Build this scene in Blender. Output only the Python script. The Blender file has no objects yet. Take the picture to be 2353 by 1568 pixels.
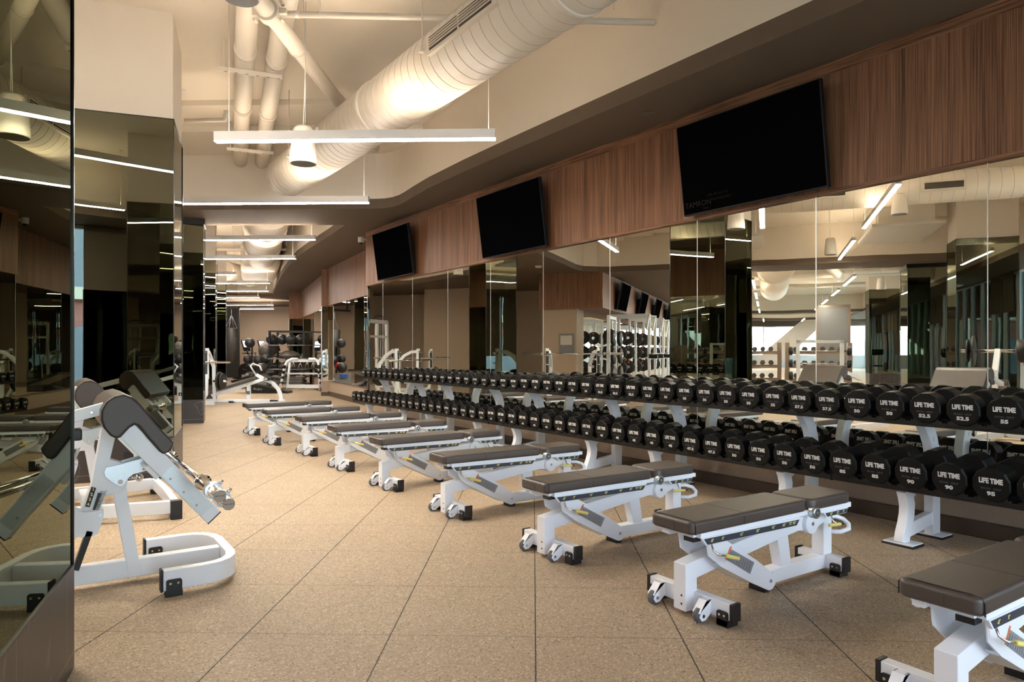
# A gym floor: a row of flat benches beside a long double rack of dumbbells, a mirrored wall on the
# right, mirror-clad pillars on the left.  World: the mirrored wall is the plane X = 5, Y runs along it
# away from the camera, Z is up, metres.  The floor tiles, lamps and beams follow a second grid ("T"),
# turned 35.8 degrees: r runs to the right, f forward.
import bpy, bmesh, math, random
from math import sin, cos, pi, radians as R, atan2, hypot
from mathutils import Vector as V, Matrix as MX
from mathutils.geometry import tessellate_polygon
random.seed(7)
C = bpy.context.scene.collection
WORLD = 5.8; EXPO = 2.12
TA = R(35.8)
def TW(r, f, z=0.0):
    return V((r*cos(TA) + f*sin(TA), -r*sin(TA) + f*cos(TA), z))

# ------------------------------------------------------------------ materials
M = {}
def newmat(name):
    m = bpy.data.materials.new(name); m.use_nodes = True
    nt = m.node_tree; b = nt.nodes['Principled BSDF']; M[name] = m
    return m, nt, b
def mat(name, col, rough=.5, metal=0., spec=.5, noise=0., nscale=40., bump=0., bscale=300., coat=0., emit=None, es=0.):
    m, nt, b = newmat(name)
    b.inputs['Base Color'].default_value = (*col, 1); b.inputs['Roughness'].default_value = rough
    b.inputs['Metallic'].default_value = metal; b.inputs['Specular IOR Level'].default_value = spec
    b.inputs['Coat Weight'].default_value = coat
    if emit:
        b.inputs['Emission Color'].default_value = (*emit, 1); b.inputs['Emission Strength'].default_value = es
    if noise or bump:
        tc = nt.nodes.new('ShaderNodeTexCoord')
    if noise:
        n = nt.nodes.new('ShaderNodeTexNoise'); n.inputs['Scale'].default_value = nscale; n.inputs['Detail'].default_value = 5
        nt.links.new(tc.outputs['Object'], n.inputs['Vector'])
        mr = nt.nodes.new('ShaderNodeMapRange'); mr.inputs['To Min'].default_value = 1-noise; mr.inputs['To Max'].default_value = 1+noise
        nt.links.new(n.outputs['Fac'], mr.inputs['Value'])
        mx = nt.nodes.new('ShaderNodeVectorMath'); mx.operation = 'SCALE'; mx.inputs[0].default_value = col
        nt.links.new(mr.outputs[0], mx.inputs['Scale']); nt.links.new(mx.outputs[0], b.inputs['Base Color'])
    if bump:
        n = nt.nodes.new('ShaderNodeTexNoise'); n.inputs['Scale'].default_value = bscale
        nt.links.new(tc.outputs['Object'], n.inputs['Vector'])
        bp = nt.nodes.new('ShaderNodeBump'); bp.inputs['Strength'].default_value = bump; bp.inputs['Distance'].default_value = .002
        nt.links.new(n.outputs['Fac'], bp.inputs['Height']); nt.links.new(bp.outputs[0], b.inputs['Normal'])
    return m
mat('white_paint', (.83, .875, .93), .32, noise=.02, nscale=6)
mat('cream_metal', (.60, .55, .47), .4, noise=.03, nscale=6)
mat('pad', (.062, .048, .040), .38, spec=.6, noise=.10, nscale=9, bump=.25, bscale=900)
mat('piping', (.012, .010, .010), .5)
mat('rubber', (.010, .010, .011), .45, noise=.1)
mat('black_plastic', (.008, .008, .009), .35, noise=.1)
mat('urethane', (.0048, .0045, .0043), .48, spec=.22, noise=.15, nscale=20)
mat('tray_black', (.007, .006, .006), .42, noise=.2, nscale=15)
mat('chrome', (.78, .78, .78), .12, 1, noise=.02)
mat('zinc', (.60, .66, .70), .33, 1, noise=.05, nscale=60)
mat('yellow_grip', (.80, .72, .22), .5, noise=.03)
mat('wheel_grey', (.10, .10, .11), .5, noise=.05)
mat('scale_blue', (.035, .045, .065), .4, noise=.05)
mat('ink_yellow', (.80, .72, .20), .5, noise=.02)
mat('ink_white', (.62, .62, .60), .5, noise=.02)
mat('ink_grey', (.11, .11, .11), .5, noise=.02)
mat('ink_dim', (.022, .022, .022), .6, spec=0., noise=.02)
mat('sticker_grey', (.25, .26, .28), .4, noise=.35, nscale=90)
mat('sticker_orange', (.75, .15, .04), .5, noise=.03)
mat('drywall', (.66, .60, .53), .75, noise=.02, nscale=3)
mat('cream_wall', (.69, .62, .53), .8, noise=.02, nscale=2)
mat('ceiling_paint', (.69, .63, .545), .85, noise=.025, nscale=1.2)
mat('duct_paint', (.72, .66, .58), .45, noise=.03, nscale=4)
mat('duct_seam_shade', (.50, .45, .385), .5, noise=.03)  # darker than the duct paint: shadow lines at the seams put in colour
mat('soffit_brown', (.118, .084, .057), .75, noise=.05, nscale=3)
mat('tan_wall', (.38, .29, .215), .8, noise=.12, nscale=60)
mat('dark_wall', (.02, .018, .018), .6, noise=.1)
mat('baseboard', (.075, .045, .028), .45, noise=.08)
mat('frame_black', (.012, .010, .010), .3, noise=.05)
mat('steel_trim', (.62, .60, .56), .3, 1, noise=.03)
mat('housing', (.64, .62, .60), .38, noise=.02)
mat('lamp', (1, 1, 1), .5, emit=(1, .90, .78), es=44)
mat('uplight', (1, 1, 1), .5, emit=(1, .82, .62), es=15.5)
mat('tv_frame', (.004, .004, .005), .5, spec=.2, noise=.05)
mat('blind', (.145, .115, .085), .9, noise=.06, nscale=120)
mat('window_frame', (.48, .52, .55), .4, noise=.03)
mat('rack_brown', (.20, .145, .105), .5, noise=.04)
mat('plate_black', (.012, .012, .012), .5, noise=.1)
mat('plate_orange', (.55, .12, .02), .5, noise=.05)
mat('strap_yellow', (.80, .55, .02), .6, noise=.05)
mat('ball_grey', (.09, .075, .065), .45, noise=.15, nscale=10)
mat('leather_dark', (.032, .028, .025), .5, noise=.15, nscale=12, bump=.2, bscale=120)
mat('red', (.5, .01, .01), .4, noise=.05)
mat('blue', (.02, .08, .35), .4, noise=.05)
mat('concrete', (.42, .38, .34), .8, noise=.1, nscale=2)
mat('grille_dark', (.045, .04, .035), .6, noise=.1)
mat('screen_lit', (.02, .02, .03), .2, emit=(.55, .6, .85), es=1.2)
mat('poster', (.50, .47, .42), .5, noise=.08, nscale=12)
mat('poster_grey', (.16, .16, .16), .5, noise=.25, nscale=30)

def mirror(name, col, rough=0.):
    m, nt, b = newmat(name)
    b.inputs['Base Color'].default_value = (*col, 1); b.inputs['Metallic'].default_value = 1; b.inputs['Roughness'].default_value = rough
    tc = nt.nodes.new('ShaderNodeTexCoord'); n = nt.nodes.new('ShaderNodeTexNoise'); n.inputs['Scale'].default_value = 1.3
    nt.links.new(tc.outputs['Object'], n.inputs['Vector'])
    bp = nt.nodes.new('ShaderNodeBump'); bp.inputs['Strength'].default_value = .05; bp.inputs['Distance'].default_value = .01
    nt.links.new(n.outputs['Fac'], bp.inputs['Height']); nt.links.new(bp.outputs[0], b.inputs['Normal'])
    return m
mirror('mirror', (.86, .87, .80)); mirror('bronze_mirror', (.205, .215, .165)); M['bronze_mirror'].node_tree.nodes['Principled BSDF'].inputs['Specular Tint'].default_value = (.52, .53, .47, 1)
mat('tv_glass', (.0020, .0020, .0024), .6, spec=.0, noise=.05)

# floor: speckled rubber pavers, 0.612 m square on the T grid
def floor_mat(name, c1, c2, c3, joints=True):
    m, nt, b = newmat(name); N = nt.nodes; L = nt.links
    g = N.new('ShaderNodeNewGeometry'); mp = N.new('ShaderNodeMapping'); mp.inputs['Rotation'].default_value = (0, 0, TA)
    L.new(g.outputs['Position'], mp.inputs['Vector'])
    v = N.new('ShaderNodeTexVoronoi'); v.inputs['Scale'].default_value = 170; L.new(g.outputs['Position'], v.inputs['Vector'])
    cr = N.new('ShaderNodeValToRGB'); e = cr.color_ramp.elements
    sp = N.new('ShaderNodeSeparateColor'); L.new(v.outputs['Color'], sp.inputs[0]); L.new(sp.outputs[0], cr.inputs['Fac'])
    e[0].position = 0; e[0].color = (*c2, 1); e[1].position = .95; e[1].color = (*c3, 1)
    x = e.new(.12); x.color = (*c1, 1); x = e.new(.80); x.color = (c1[0]*1.08, c1[1]*1.08, c1[2]*1.08, 1)
    n = N.new('ShaderNodeTexNoise'); n.inputs['Scale'].default_value = 1.1; n.inputs['Detail'].default_value = 6; L.new(g.outputs['Position'], n.inputs['Vector'])
    mr = N.new('ShaderNodeMapRange'); mr.inputs['To Min'].default_value = .84; mr.inputs['To Max'].default_value = 1.14; L.new(n.outputs['Fac'], mr.inputs['Value'])
    sc = N.new('ShaderNodeVectorMath'); sc.operation = 'SCALE'; L.new(cr.outputs[0], sc.inputs[0]); L.new(mr.outputs[0], sc.inputs['Scale'])
    out = sc.outputs[0]
    if joints:
        s = N.new('ShaderNodeSeparateXYZ'); L.new(mp.outputs[0], s.inputs[0])
        wob = N.new('ShaderNodeTexNoise'); wob.inputs['Scale'].default_value = 60; L.new(g.outputs['Position'], wob.inputs['Vector'])
        for ax, off, wdt, dark in (('X', -.012, .0030, .14), ('Y', -.479, .0024, .50)):
            a = N.new('ShaderNodeMath'); a.operation = 'ADD'; a.inputs[1].default_value = off + 100*.612; L.new(s.outputs[ax], a.inputs[0])
            w2 = N.new('ShaderNodeMath'); w2.operation = 'MULTIPLY_ADD'; w2.inputs[1].default_value = .006; L.new(wob.outputs['Fac'], w2.inputs[0]); L.new(a.outputs[0], w2.inputs[2])
            mo = N.new('ShaderNodeMath'); mo.operation = 'PINGPONG'; mo.inputs[1].default_value = .306; L.new(w2.outputs[0], mo.inputs[0])
            lt = N.new('ShaderNodeMath'); lt.operation = 'LESS_THAN'; lt.inputs[1].default_value = wdt; L.new(mo.outputs[0], lt.inputs[0])
            k = N.new('ShaderNodeMapRange'); k.inputs['To Min'].default_value = 1; k.inputs['To Max'].default_value = dark; L.new(lt.outputs[0], k.inputs['Value'])
            s2 = N.new('ShaderNodeVectorMath'); s2.operation = 'SCALE'; L.new(out, s2.inputs[0]); L.new(k.outputs[0], s2.inputs['Scale']); out = s2.outputs[0]
    L.new(out, b.inputs['Base Color']); b.inputs['Roughness'].default_value = .62; b.inputs['Specular IOR Level'].default_value = .35
    bp = N.new('ShaderNodeBump'); bp.inputs['Strength'].default_value = .35; bp.inputs['Distance'].default_value = .002
    L.new(v.outputs['Distance'], bp.inputs['Height']); L.new(bp.outputs[0], b.inputs['Normal'])
    return m
floor_mat('paver', (.350, .268, .182), (.15, .11, .075), (.55, .44, .315))
floor_mat('rubber_floor', (.20, .135, .10), (.08, .055, .04), (.30, .22, .17), False)

def wood_mat(name, vertical=True):
    m, nt, b = newmat(name); N = nt.nodes; L = nt.links
    g = N.new('ShaderNodeNewGeometry'); mp = N.new('ShaderNodeMapping')
    mp.inputs['Scale'].default_value = (16, 16, .45) if vertical else (1.0, 1.0, 14); L.new(g.outputs['Position'], mp.inputs['Vector'])
    n1 = N.new('ShaderNodeTexNoise'); n1.inputs['Scale'].default_value = 1; n1.inputs['Detail'].default_value = 4; n1.inputs['Distortion'].default_value = .6; L.new(mp.outputs[0], n1.inputs['Vector'])
    mp2 = N.new('ShaderNodeMapping'); mp2.inputs['Scale'].default_value = (230, 230, 1.8) if vertical else (2.5, 2.5, 120); L.new(g.outputs['Position'], mp2.inputs['Vector'])
    n2 = N.new('ShaderNodeTexNoise'); n2.inputs['Scale'].default_value = 1; n2.inputs['Detail'].default_value = 6; L.new(mp2.outputs[0], n2.inputs['Vector'])
    ad = N.new('ShaderNodeMath'); ad.operation = 'MULTIPLY_ADD'; ad.inputs[1].default_value = .30; L.new(n1.outputs['Fac'], ad.inputs[0])
    hf = N.new('ShaderNodeMath'); hf.operation = 'MULTIPLY'; hf.inputs[1].default_value = .70; L.new(n2.outputs['Fac'], hf.inputs[0]); L.new(hf.outputs[0], ad.inputs[2])
    cr = N.new('ShaderNodeValToRGB'); e = cr.color_ramp.elements; L.new(ad.outputs[0], cr.inputs['Fac'])
    e[0].position = .36; e[0].color = (.055, .023, .012, 1); e[1].position = .64; e[1].color = (.30, .148, .080, 1)
    x = e.new(.46); x.color = (.155, .072, .037, 1); x = e.new(.55); x.color = (.22, .105, .056, 1)
    L.new(cr.outputs[0], b.inputs['Base Color']); b.inputs['Roughness'].default_value = .5; b.inputs['Specular IOR Level'].default_value = .25
    return m
wood_mat('wood'); wood_mat('wood_band', False)

def stone_mat():
    m, nt, b = newmat('stone_tile'); N = nt.nodes; L = nt.links
    tc = N.new('ShaderNodeTexCoord')
    n = N.new('ShaderNodeTexNoise'); n.inputs['Scale'].default_value = 1.5; n.inputs['Detail'].default_value = 4; n.inputs['Distortion'].default_value = .5; L.new(tc.outputs['Object'], n.inputs['Vector'])
    a = N.new('ShaderNodeMath'); a.operation = 'SUBTRACT'; a.inputs[1].default_value = .5; L.new(n.outputs['Fac'], a.inputs[0])
    ab = N.new('ShaderNodeMath'); ab.operation = 'ABSOLUTE'; L.new(a.outputs[0], ab.inputs[0])
    cr = N.new('ShaderNodeValToRGB'); e = cr.color_ramp.elements; L.new(ab.outputs[0], cr.inputs['Fac'])
    e[0].position = 0; e[0].color = (.12, .105, .10, 1); e[1].position = .0045; e[1].color = (.034, .028, .027, 1); x = e.new(.3); x.color = (.025, .021, .020, 1)
    s = N.new('ShaderNodeSeparateXYZ'); L.new(tc.outputs['Object'], s.inputs[0])
    xy = N.new('ShaderNodeMath'); xy.operation = 'ADD'; L.new(s.outputs['X'], xy.inputs[0]); L.new(s.outputs['Y'], xy.inputs[1])
    out = cr.outputs[0]
    for src, per, off in ((xy.outputs[0], .30, 6.335), (s.outputs['Z'], .29, .514)):
        ad = N.new('ShaderNodeMath'); ad.operation = 'ADD'; ad.inputs[1].default_value = off; L.new(src, ad.inputs[0])
        pp = N.new('ShaderNodeMath'); pp.operation = 'PINGPONG'; pp.inputs[1].default_value = per; L.new(ad.outputs[0], pp.inputs[0])
        lt = N.new('ShaderNodeMath'); lt.operation = 'LESS_THAN'; lt.inputs[1].default_value = .0020; L.new(pp.outputs[0], lt.inputs[0])
        mx = N.new('ShaderNodeMix'); mx.data_type = 'RGBA'; L.new(lt.outputs[0], mx.inputs[0]); L.new(out, mx.inputs[6]); mx.inputs[7].default_value = (.20, .175, .155, 1); out = mx.outputs[2]
    L.new(out, b.inputs['Base Color']); b.inputs['Roughness'].default_value = .35
stone_mat()

def glass_mat():
    m, nt, b = newmat('window_glass'); N = nt.nodes; L = nt.links; N.remove(b)
    t = N.new('ShaderNodeBsdfTransparent'); t.inputs[0].default_value = (.86, .93, .93, 1)
    gl = N.new('ShaderNodeBsdfGlossy'); gl.inputs['Roughness'].default_value = .0; gl.inputs['Color'].default_value = (.8, .9, .9, 1)
    fr = N.new('ShaderNodeFresnel'); fr.inputs[0].default_value = 1.5; mx = N.new('ShaderNodeMixShader')
    L.new(fr.outputs[0], mx.inputs[0]); L.new(t.outputs[0], mx.inputs[1]); L.new(gl.outputs[0], mx.inputs[2]); L.new(mx.outputs[0], N['Material Output'].inputs['Surface'])
glass_mat()

def brick_mat():
    m, nt, b = newmat('facade_brick'); N = nt.nodes; L = nt.links
    tc = N.new('ShaderNodeTexCoord'); mp = N.new('ShaderNodeMapping'); mp.inputs['Rotation'].default_value = (R(90), 0, 0); L.new(tc.outputs['Object'], mp.inputs['Vector'])
    br = N.new('ShaderNodeTexBrick'); br.inputs['Scale'].default_value = 1; br.inputs['Brick Width'].default_value = .6; br.inputs['Row Height'].default_value = .2; br.inputs['Mortar Size'].default_value = .01
    br.inputs['Color1'].default_value = (.25, .10, .095, 1); br.inputs['Color2'].default_value = (.28, .12, .105, 1); br.inputs['Mortar'].default_value = (.21, .105, .10, 1)
    L.new(mp.outputs[0], br.inputs['Vector']); L.new(br.outputs[0], b.inputs['Base Color']); b.inputs['Roughness'].default_value = .9
brick_mat()
mat('facade_grey', (.13, .155, .20), .8, noise=.15, nscale=3)
mat('facade_cream', (.42, .41, .36), .8, noise=.05)
mat('street', (.3, .3, .3), .9, noise=.1)

# ------------------------------------------------------------------ mesh helpers
class MB:
    def __init__(s): s.bm = bmesh.new(); s.mats = []; s.cur = 0
    def m(s, name):
        if name not in s.mats: s.mats.append(name)
        s.cur = s.mats.index(name); return s
    def _fin(s, faces):
        for f in faces: f.material_index = s.cur
    def box(s, a, b, X=None):
        x0, y0, z0 = a; x1, y1, z1 = b
        vs = [s.bm.verts.new((X @ V(p)) if X else p) for p in ((x0,y0,z0),(x1,y0,z0),(x1,y1,z0),(x0,y1,z0),(x0,y0,z1),(x1,y0,z1),(x1,y1,z1),(x0,y1,z1))]
        s._fin([s.bm.faces.new([vs[i] for i in q]) for q in ((3,2,1,0),(4,5,6,7),(0,1,5,4),(1,2,6,5),(2,3,7,6),(3,0,4,7))]); return s
    def prism(s, pts, d0, d1, ax='y', X=None):
        """closed profile pts extruded from d0 to d1; ax y: pts are (x,z); ax x: pts (y,z); ax z: pts (x,y)"""
        def P(p, d):
            q = {'y': (p[0], d, p[1]), 'x': (d, p[0], p[1]), 'z': (p[0], p[1], d)}[ax]
            return (X @ V(q)) if X else q
        A = [s.bm.verts.new(P(p, d0)) for p in pts]; B = [s.bm.verts.new(P(p, d1)) for p in pts]; n = len(pts)
        fs = [s.bm.faces.new(A), s.bm.faces.new(B[::-1])] + [s.bm.faces.new((A[i], B[i], B[(i+1) % n], A[(i+1) % n])) for i in range(n)]
        s._fin(fs); return s
    def tube(s, pts, r, n=10, rect=None, up=None, cap=True):
        """sweep of a circle (radius r) or a rectangle rect=(w,h) along a path"""
        pts = [V(p) for p in pts]; rings = []; N0 = len(pts)
        t0 = (pts[1]-pts[0]).normalized(); u = V(up) if up else (V((0,0,1)) if abs(t0.z) < .9 else V((1,0,0)))
        for i, p in enumerate(pts):
            ta = (pts[i]-pts[i-1]).normalized() if i else None; tb = (pts[i+1]-pts[i]).normalized() if i < N0-1 else None
            t = ((ta or tb) + (tb or ta)).normalized(); u = (u - t*u.dot(t)).normalized(); w = t.cross(u)
            k = 1/max(.35, t.dot(ta or tb))
            if rect:
                # widen only in the plane of the bend
                bend = (tb - ta) if (ta and tb) else V((0,0,0)); ku = kw = 1
                if bend.length > 1e-4:
                    ku = 1+(k-1)*abs(bend.normalized().dot(u)); kw = 1+(k-1)*abs(bend.normalized().dot(w))
                ring = [p + w*(a*rect[0]/2*kw) + u*(b*rect[1]/2*ku) for a, b in ((-1,-1),(1,-1),(1,1),(-1,1))]
            else:
                rr = r[i] if isinstance(r, (list, tuple)) else r
                ring = [p + (w*cos(2*pi*j/n) + u*sin(2*pi*j/n))*rr for j in range(n)]
            rings.append([s.bm.verts.new(q) for q in ring])
        n = len(rings[0]); fs = []
        for a, b in zip(rings, rings[1:]):
            fs += [s.bm.faces.new((a[j], a[(j+1) % n], b[(j+1) % n], b[j])) for j in range(n)]
        if not rect:
            for f in fs: f.smooth = True
        if cap: fs += [s.bm.faces.new(rings[0][::-1]), s.bm.faces.new(rings[-1])]
        s._fin(fs); return s
    def cyl(s, a, b, r, n=16): return s.tube([a, b], r, n)
    def lathe(s, prof, c=(0,0,0), ax='z', n=24, X=None, smooth=True):
        """prof: (radius, height) pairs"""
        rings = []
        for r_, h in prof:
            ring = []
            for j in range(n):
                a = 2*pi*j/n; q = {'z': (r_*cos(a), r_*sin(a), h), 'y': (r_*cos(a), h, r_*sin(a)), 'x': (h, r_*cos(a), r_*sin(a))}[ax]
                q = V(q) + V(c); ring.append(s.bm.verts.new(X @ q if X else q))
            rings.append(ring)
        fs = []
        for a, b in zip(rings, rings[1:]):
            for j in range(n):
                f = s.bm.faces.new((a[j], a[(j+1) % n], b[(j+1) % n], b[j])); f.smooth = smooth; fs.append(f)
        fs += [s.bm.faces.new(rings[0][::-1]), s.bm.faces.new(rings[-1])]
        s._fin(fs); return s
    def sphere(s, c, r, sc=(1,1,1), u=16, v=10):
        g = bmesh.ops.create_uvsphere(s.bm, u_segments=u, v_segments=v, radius=r, matrix=MX.Translation(V(c)) @ MX.Diagonal((*sc, 1)))
        fs = {f for q in g['verts'] for f in q.link_faces}
        for f in fs: f.smooth = True
        s._fin(fs); return s
    def text(s, string, size, X, bold=0.):
        """flat lettering laid in the local XY plane, centred, moved by X"""
        key = (string, round(size, 4), bold)
        if key not in TXT:
            cu = bpy.data.curves.new('t', 'FONT'); cu.body = string; cu.size = size; cu.align_x = 'CENTER'; cu.align_y = 'CENTER'; cu.resolution_u = 2; cu.offset = bold
            o = bpy.data.objects.new('t', cu); C.objects.link(o); bpy.context.view_layer.update()
            me = bpy.data.meshes.new_from_object(o); TXT[key] = ([tuple(v.co) for v in me.vertices], [tuple(p.vertices) for p in me.polygons])
            bpy.data.objects.remove(o); bpy.data.curves.remove(cu); bpy.data.meshes.remove(me)
        vs, ps = TXT[key]; bv = [s.bm.verts.new(X @ V(v)) for v in vs]
        for p in ps:
            try: s._fin([s.bm.faces.new([bv[i] for i in p])])
            except ValueError: pass
        return s
    def mesh(s, name):
        bmesh.ops.recalc_face_normals(s.bm, faces=[f for f in s.bm.faces])
        me = bpy.data.meshes.new(name); s.bm.to_mesh(me); s.bm.free()
        for q in s.mats: me.materials.append(M[q])
        return me
    def build(s, name, parent=None, bevel=0., seg=2, loc=None, label=None, X=None):
        o = bpy.data.objects.new(name, s.mesh(name)); C.objects.link(o)
        if parent: o.parent = parent
        if loc: o.location = loc
        if X is not None: o.matrix_local = X
        if bevel:
            b = o.modifiers.new('bevel', 'BEVEL'); b.width = bevel; b.segments = seg; b.limit_method = 'ANGLE'; b.angle_limit = R(35); b.harden_normals = False
            for p in o.data.polygons: p.use_smooth = True
            w = o.modifiers.new('wn', 'WEIGHTED_NORMAL'); w.keep_sharp = True
        if label: o['label'] = label
        return o
TXT = {}
def mb(m): return MB().m(m)
def tag(o, label=None, cat=None, group=None, kind=None):
    if label: o['label'] = label
    if cat: o['category'] = cat
    if group: o['group'] = group
    if kind: o['kind'] = kind
    return o
def thing(name, label, cat, loc=(0,0,0), rz=0., group=None):
    o = bpy.data.objects.new(name, None); C.objects.link(o); o.empty_display_size = .1
    o.location = loc; o.rotation_euler = (0, 0, rz); return tag(o, label, cat, group)
def dup(root, loc, rz, label=None, group=None):
    def cp(o, par):
        c = o.copy(); C.objects.link(c)
        if par: c.parent = par
        for ch in kids.get(o.name, ()): cp(ch, c)
        return c
    kids = {}
    def walk(o):
        kids[o.name] = list(o.children)
        for ch in o.children: walk(ch)
    walk(root); r = cp(root, None); r.location = loc; r.rotation_euler = (0, 0, rz)
    if label: r['label'] = label
    if group: r['group'] = group
    return r
def frame(o, x, y, z):
    """matrix whose columns are the directions x, y, z, at o"""
    return MX.Translation(V(o)) @ MX((V(x), V(y), V(z))).transposed().to_4x4()
def arc(cx, cz, r, a0, a1, n=8): return [(cx + r*cos(R(a0+(a1-a0)*i/n)), cz + r*sin(R(a0+(a1-a0)*i/n))) for i in range(n+1)]
NTH = ['first','second','third','fourth','fifth','sixth','seventh','eighth','ninth','tenth','eleventh','twelfth','thirteenth','fourteenth','fifteenth','sixteenth','seventeenth','eighteenth']
# ------------------------------------------------------------------ the room
def struct(name, mbx, **k): return tag(mbx.build(name, **k), kind='structure')
fl = mb('paver'); fl.prism([(-60,-25),(14,-25),(14,50),(-60,50)], -.05, 0, 'z'); struct('floor', fl)
t2 = mb('rubber_floor'); q = [TW(-16,23.5), TW(3,23.5), TW(3,34.2), TW(-16,34.2)]; t2.prism([(p.x,p.y) for p in q], .0, .004, 'z'); struct('floor_rubber', t2)

# upper ceiling, two shallow steps down before the first cross beam
ce = mb('ceiling_paint'); q = [TW(-50,-2), TW(12,-2), TW(12,38), TW(-50,38)]; ce.prism([(p.x,p.y) for p in q], 4.40, 4.5, 'z')
for f0, z in ((8.75, 4.33), (9.55, 4.25)):
    q = [TW(-10.98,f0), TW(3.2,f0), TW(3.2,10.9), TW(-10.98,10.9)]; ce.prism([(p.x,p.y) for p in q], z, 4.42, 'z')
struct('ceiling', ce)

# lowered soffit at 3.40 m with openings up to the ceiling; brown lip, cream upstand
def rnd(pts): return [V((p[0], p[1], 0)) for p in pts]
holeA = rnd([(4.28,-2.35),(4.28,6.4),(4.29,7.4),(4.33,8.4),(4.39,9.0),(4.44,9.4),(4.46,9.62),(4.44,9.82),(4.38,9.97),(4.27,10.08),(4.1,10.2)] + [tuple(TW(r_,f_)[:2]) for r_,f_ in ((-6,10.7),(-10.2,10.7),(-10.6,10.62),(-10.9,10.3),(-11,9.8),(-11,1.2),(-10.6,.7),(-10,.6))])
holeB = rnd([tuple(TW(-9,12.0)[:2]), (4.39,11.70),(4.55,12.9),(4.72,14.5),(4.95,16.3),(5.35,18.4),(5.84,20.8),(6.47,23.6),(7.16,26.3),(7.45,27.6),tuple(TW(-9.2,27.9)[:2]),tuple(TW(-12,27.9)[:2]),tuple(TW(-12.4,27.0)[:2]),tuple(TW(-12.4,17)[:2])])
holeC = rnd([tuple(TW(r_,f_)[:2]) for r_,f_ in ((-12.45,.9),(-12.45,8.2),(-13.0,8.6),(-35.0,8.6),(-35.0,.9))])
holeD = rnd([tuple(TW(r_,f_)[:2]) for r_,f_ in ((-14.5,28.9),(-11.3,28.9),(-10.6,29.6),(-10.0,32.6),(-14.5,32.6))])
holeE = rnd([tuple(TW(r_,f_)[:2]) for r_,f_ in ((-36.4,.9),(-36.4,8.6),(-44.6,8.6),(-44.6,.9))])
outer = rnd([tuple(TW(r_,f_)[:2]) for r_,f_ in ((-49,-.9),(7.5,-.9),(5,20),(2,36),(-49,36))])
loops = [outer, holeA, holeB, holeC, holeD, holeE]
so = mb('soffit_brown'); allp = [p for l in loops for p in l]
bv = [so.bm.verts.new((p.x, p.y, 3.40)) for p in allp]
so._fin([so.bm.faces.new([bv[i] for i in t]) for t in tessellate_polygon(loops)])
for l in loops[1:]:
    for a, b in zip(l, l[1:]+l[:1]):
        so._fin([so.bm.faces.new([so.bm.verts.new(p) for p in ((a.x,a.y,3.40),(b.x,b.y,3.40),(b.x,b.y,3.55),(a.x,a.y,3.55))])])
so.build('x'); bpy.data.objects['x'].name = 'ceiling_soffit'; tag(bpy.data.objects['ceiling_soffit'], kind='structure')
up = mb('cream_wall')
for l in loops[1:]:
    cx_ = sum((p for p in l), V((0,0,0)))/len(l)
    n = len(l); off = []
    for i in range(n):      # the upstand stands 2 cm behind the lip
        a, b, c = l[i-1], l[i], l[(i+1) % n]; d = (c-a).normalized(); nn = V((d.y,-d.x,0))
        if (b+nn-cx_).length < (b-cx_).length and (b-nn-cx_).length > (b-cx_).length: nn = -nn
        off.append(b)
    for a, b, a0, b0 in zip(off, off[1:]+off[:1], l, l[1:]+l[:1]):
        up._fin([up.bm.faces.new([up.bm.verts.new(p) for p in ((a.x,a.y,3.55),(b.x,b.y,3.55),(b.x,b.y,4.42),(a.x,a.y,4.42))])])
struct('trim_upstand', up)

# ---- right wall: plane X = 5 up to Y = 12.2, then set back
wr = mb('tan_wall'); wr.box((5.022,-4.4,0),(5.3,12.2,4.4)); wr.box((5.3,12.0,0),(5.62,12.2,4.4))
wr.prism([(5.63,12.2),(6.42,18.4),(7.0,18.4),(6.2,12.2)], 0, 4.4, 'z')
q = [TW(-5.0,18.6), TW(-5.0,19.3)]
wr.prism([(6.62,19.0),(8.0,25.6),(8.6,25.6),(7.2,19.0)], 0, 4.4, 'z')
q = [TW(-7.7,26.8), TW(-7.7,34.3), TW(-7.4,34.3), TW(-7.4,26.8)]; wr.prism([(p.x,p.y) for p in q], 0, 4.4, 'z')
struct('wall_right', wr)
# the long walnut band above the mirrors
wd = mb('wood'); wd.box((4.975,-4.3,2.41),(5.02,12.2,3.31)); wd.m('wood_band'); wd.box((4.97,-4.3,3.31),(5.02,12.2,3.398)); wd.box((4.968,-4.3,2.402),(5.02,12.205,2.43))
wd.m('wood')
for (a, b) in (((5.62,12.2),(6.40,18.3)), ((6.60,19.0),(7.98,25.6))):
    d = V((b[0]-a[0], b[1]-a[1])).normalized(); n = V((-d.y, d.x))*.04
    wd.prism([(a[0],a[1]),(b[0],b[1]),(b[0]+n.x,b[1]+n.y),(a[0]+n.x,a[1]+n.y)], 2.41, 3.399, 'z')
struct('wall_right_wood', wd)
bb = mb('baseboard'); bb.box((4.985,-4.3,0),(5.02,12.2,.105))
for (a, b) in (((5.615,12.2),(6.395,18.3)), ((6.60,19.0),(7.98,25.6))):
    d = V((b[0]-a[0], b[1]-a[1])).normalized(); n = V((-d.y, d.x))*.02
    bb.prism([(a[0],a[1]),(b[0],b[1]),(b[0]+n.x,b[1]+n.y),(a[0]+n.x,a[1]+n.y)], 0, .12, 'z')
struct('baseboard_right', bb, bevel=.006)

def placed(i, n): return NTH[i] if i < n else NTH[n-1]
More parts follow.
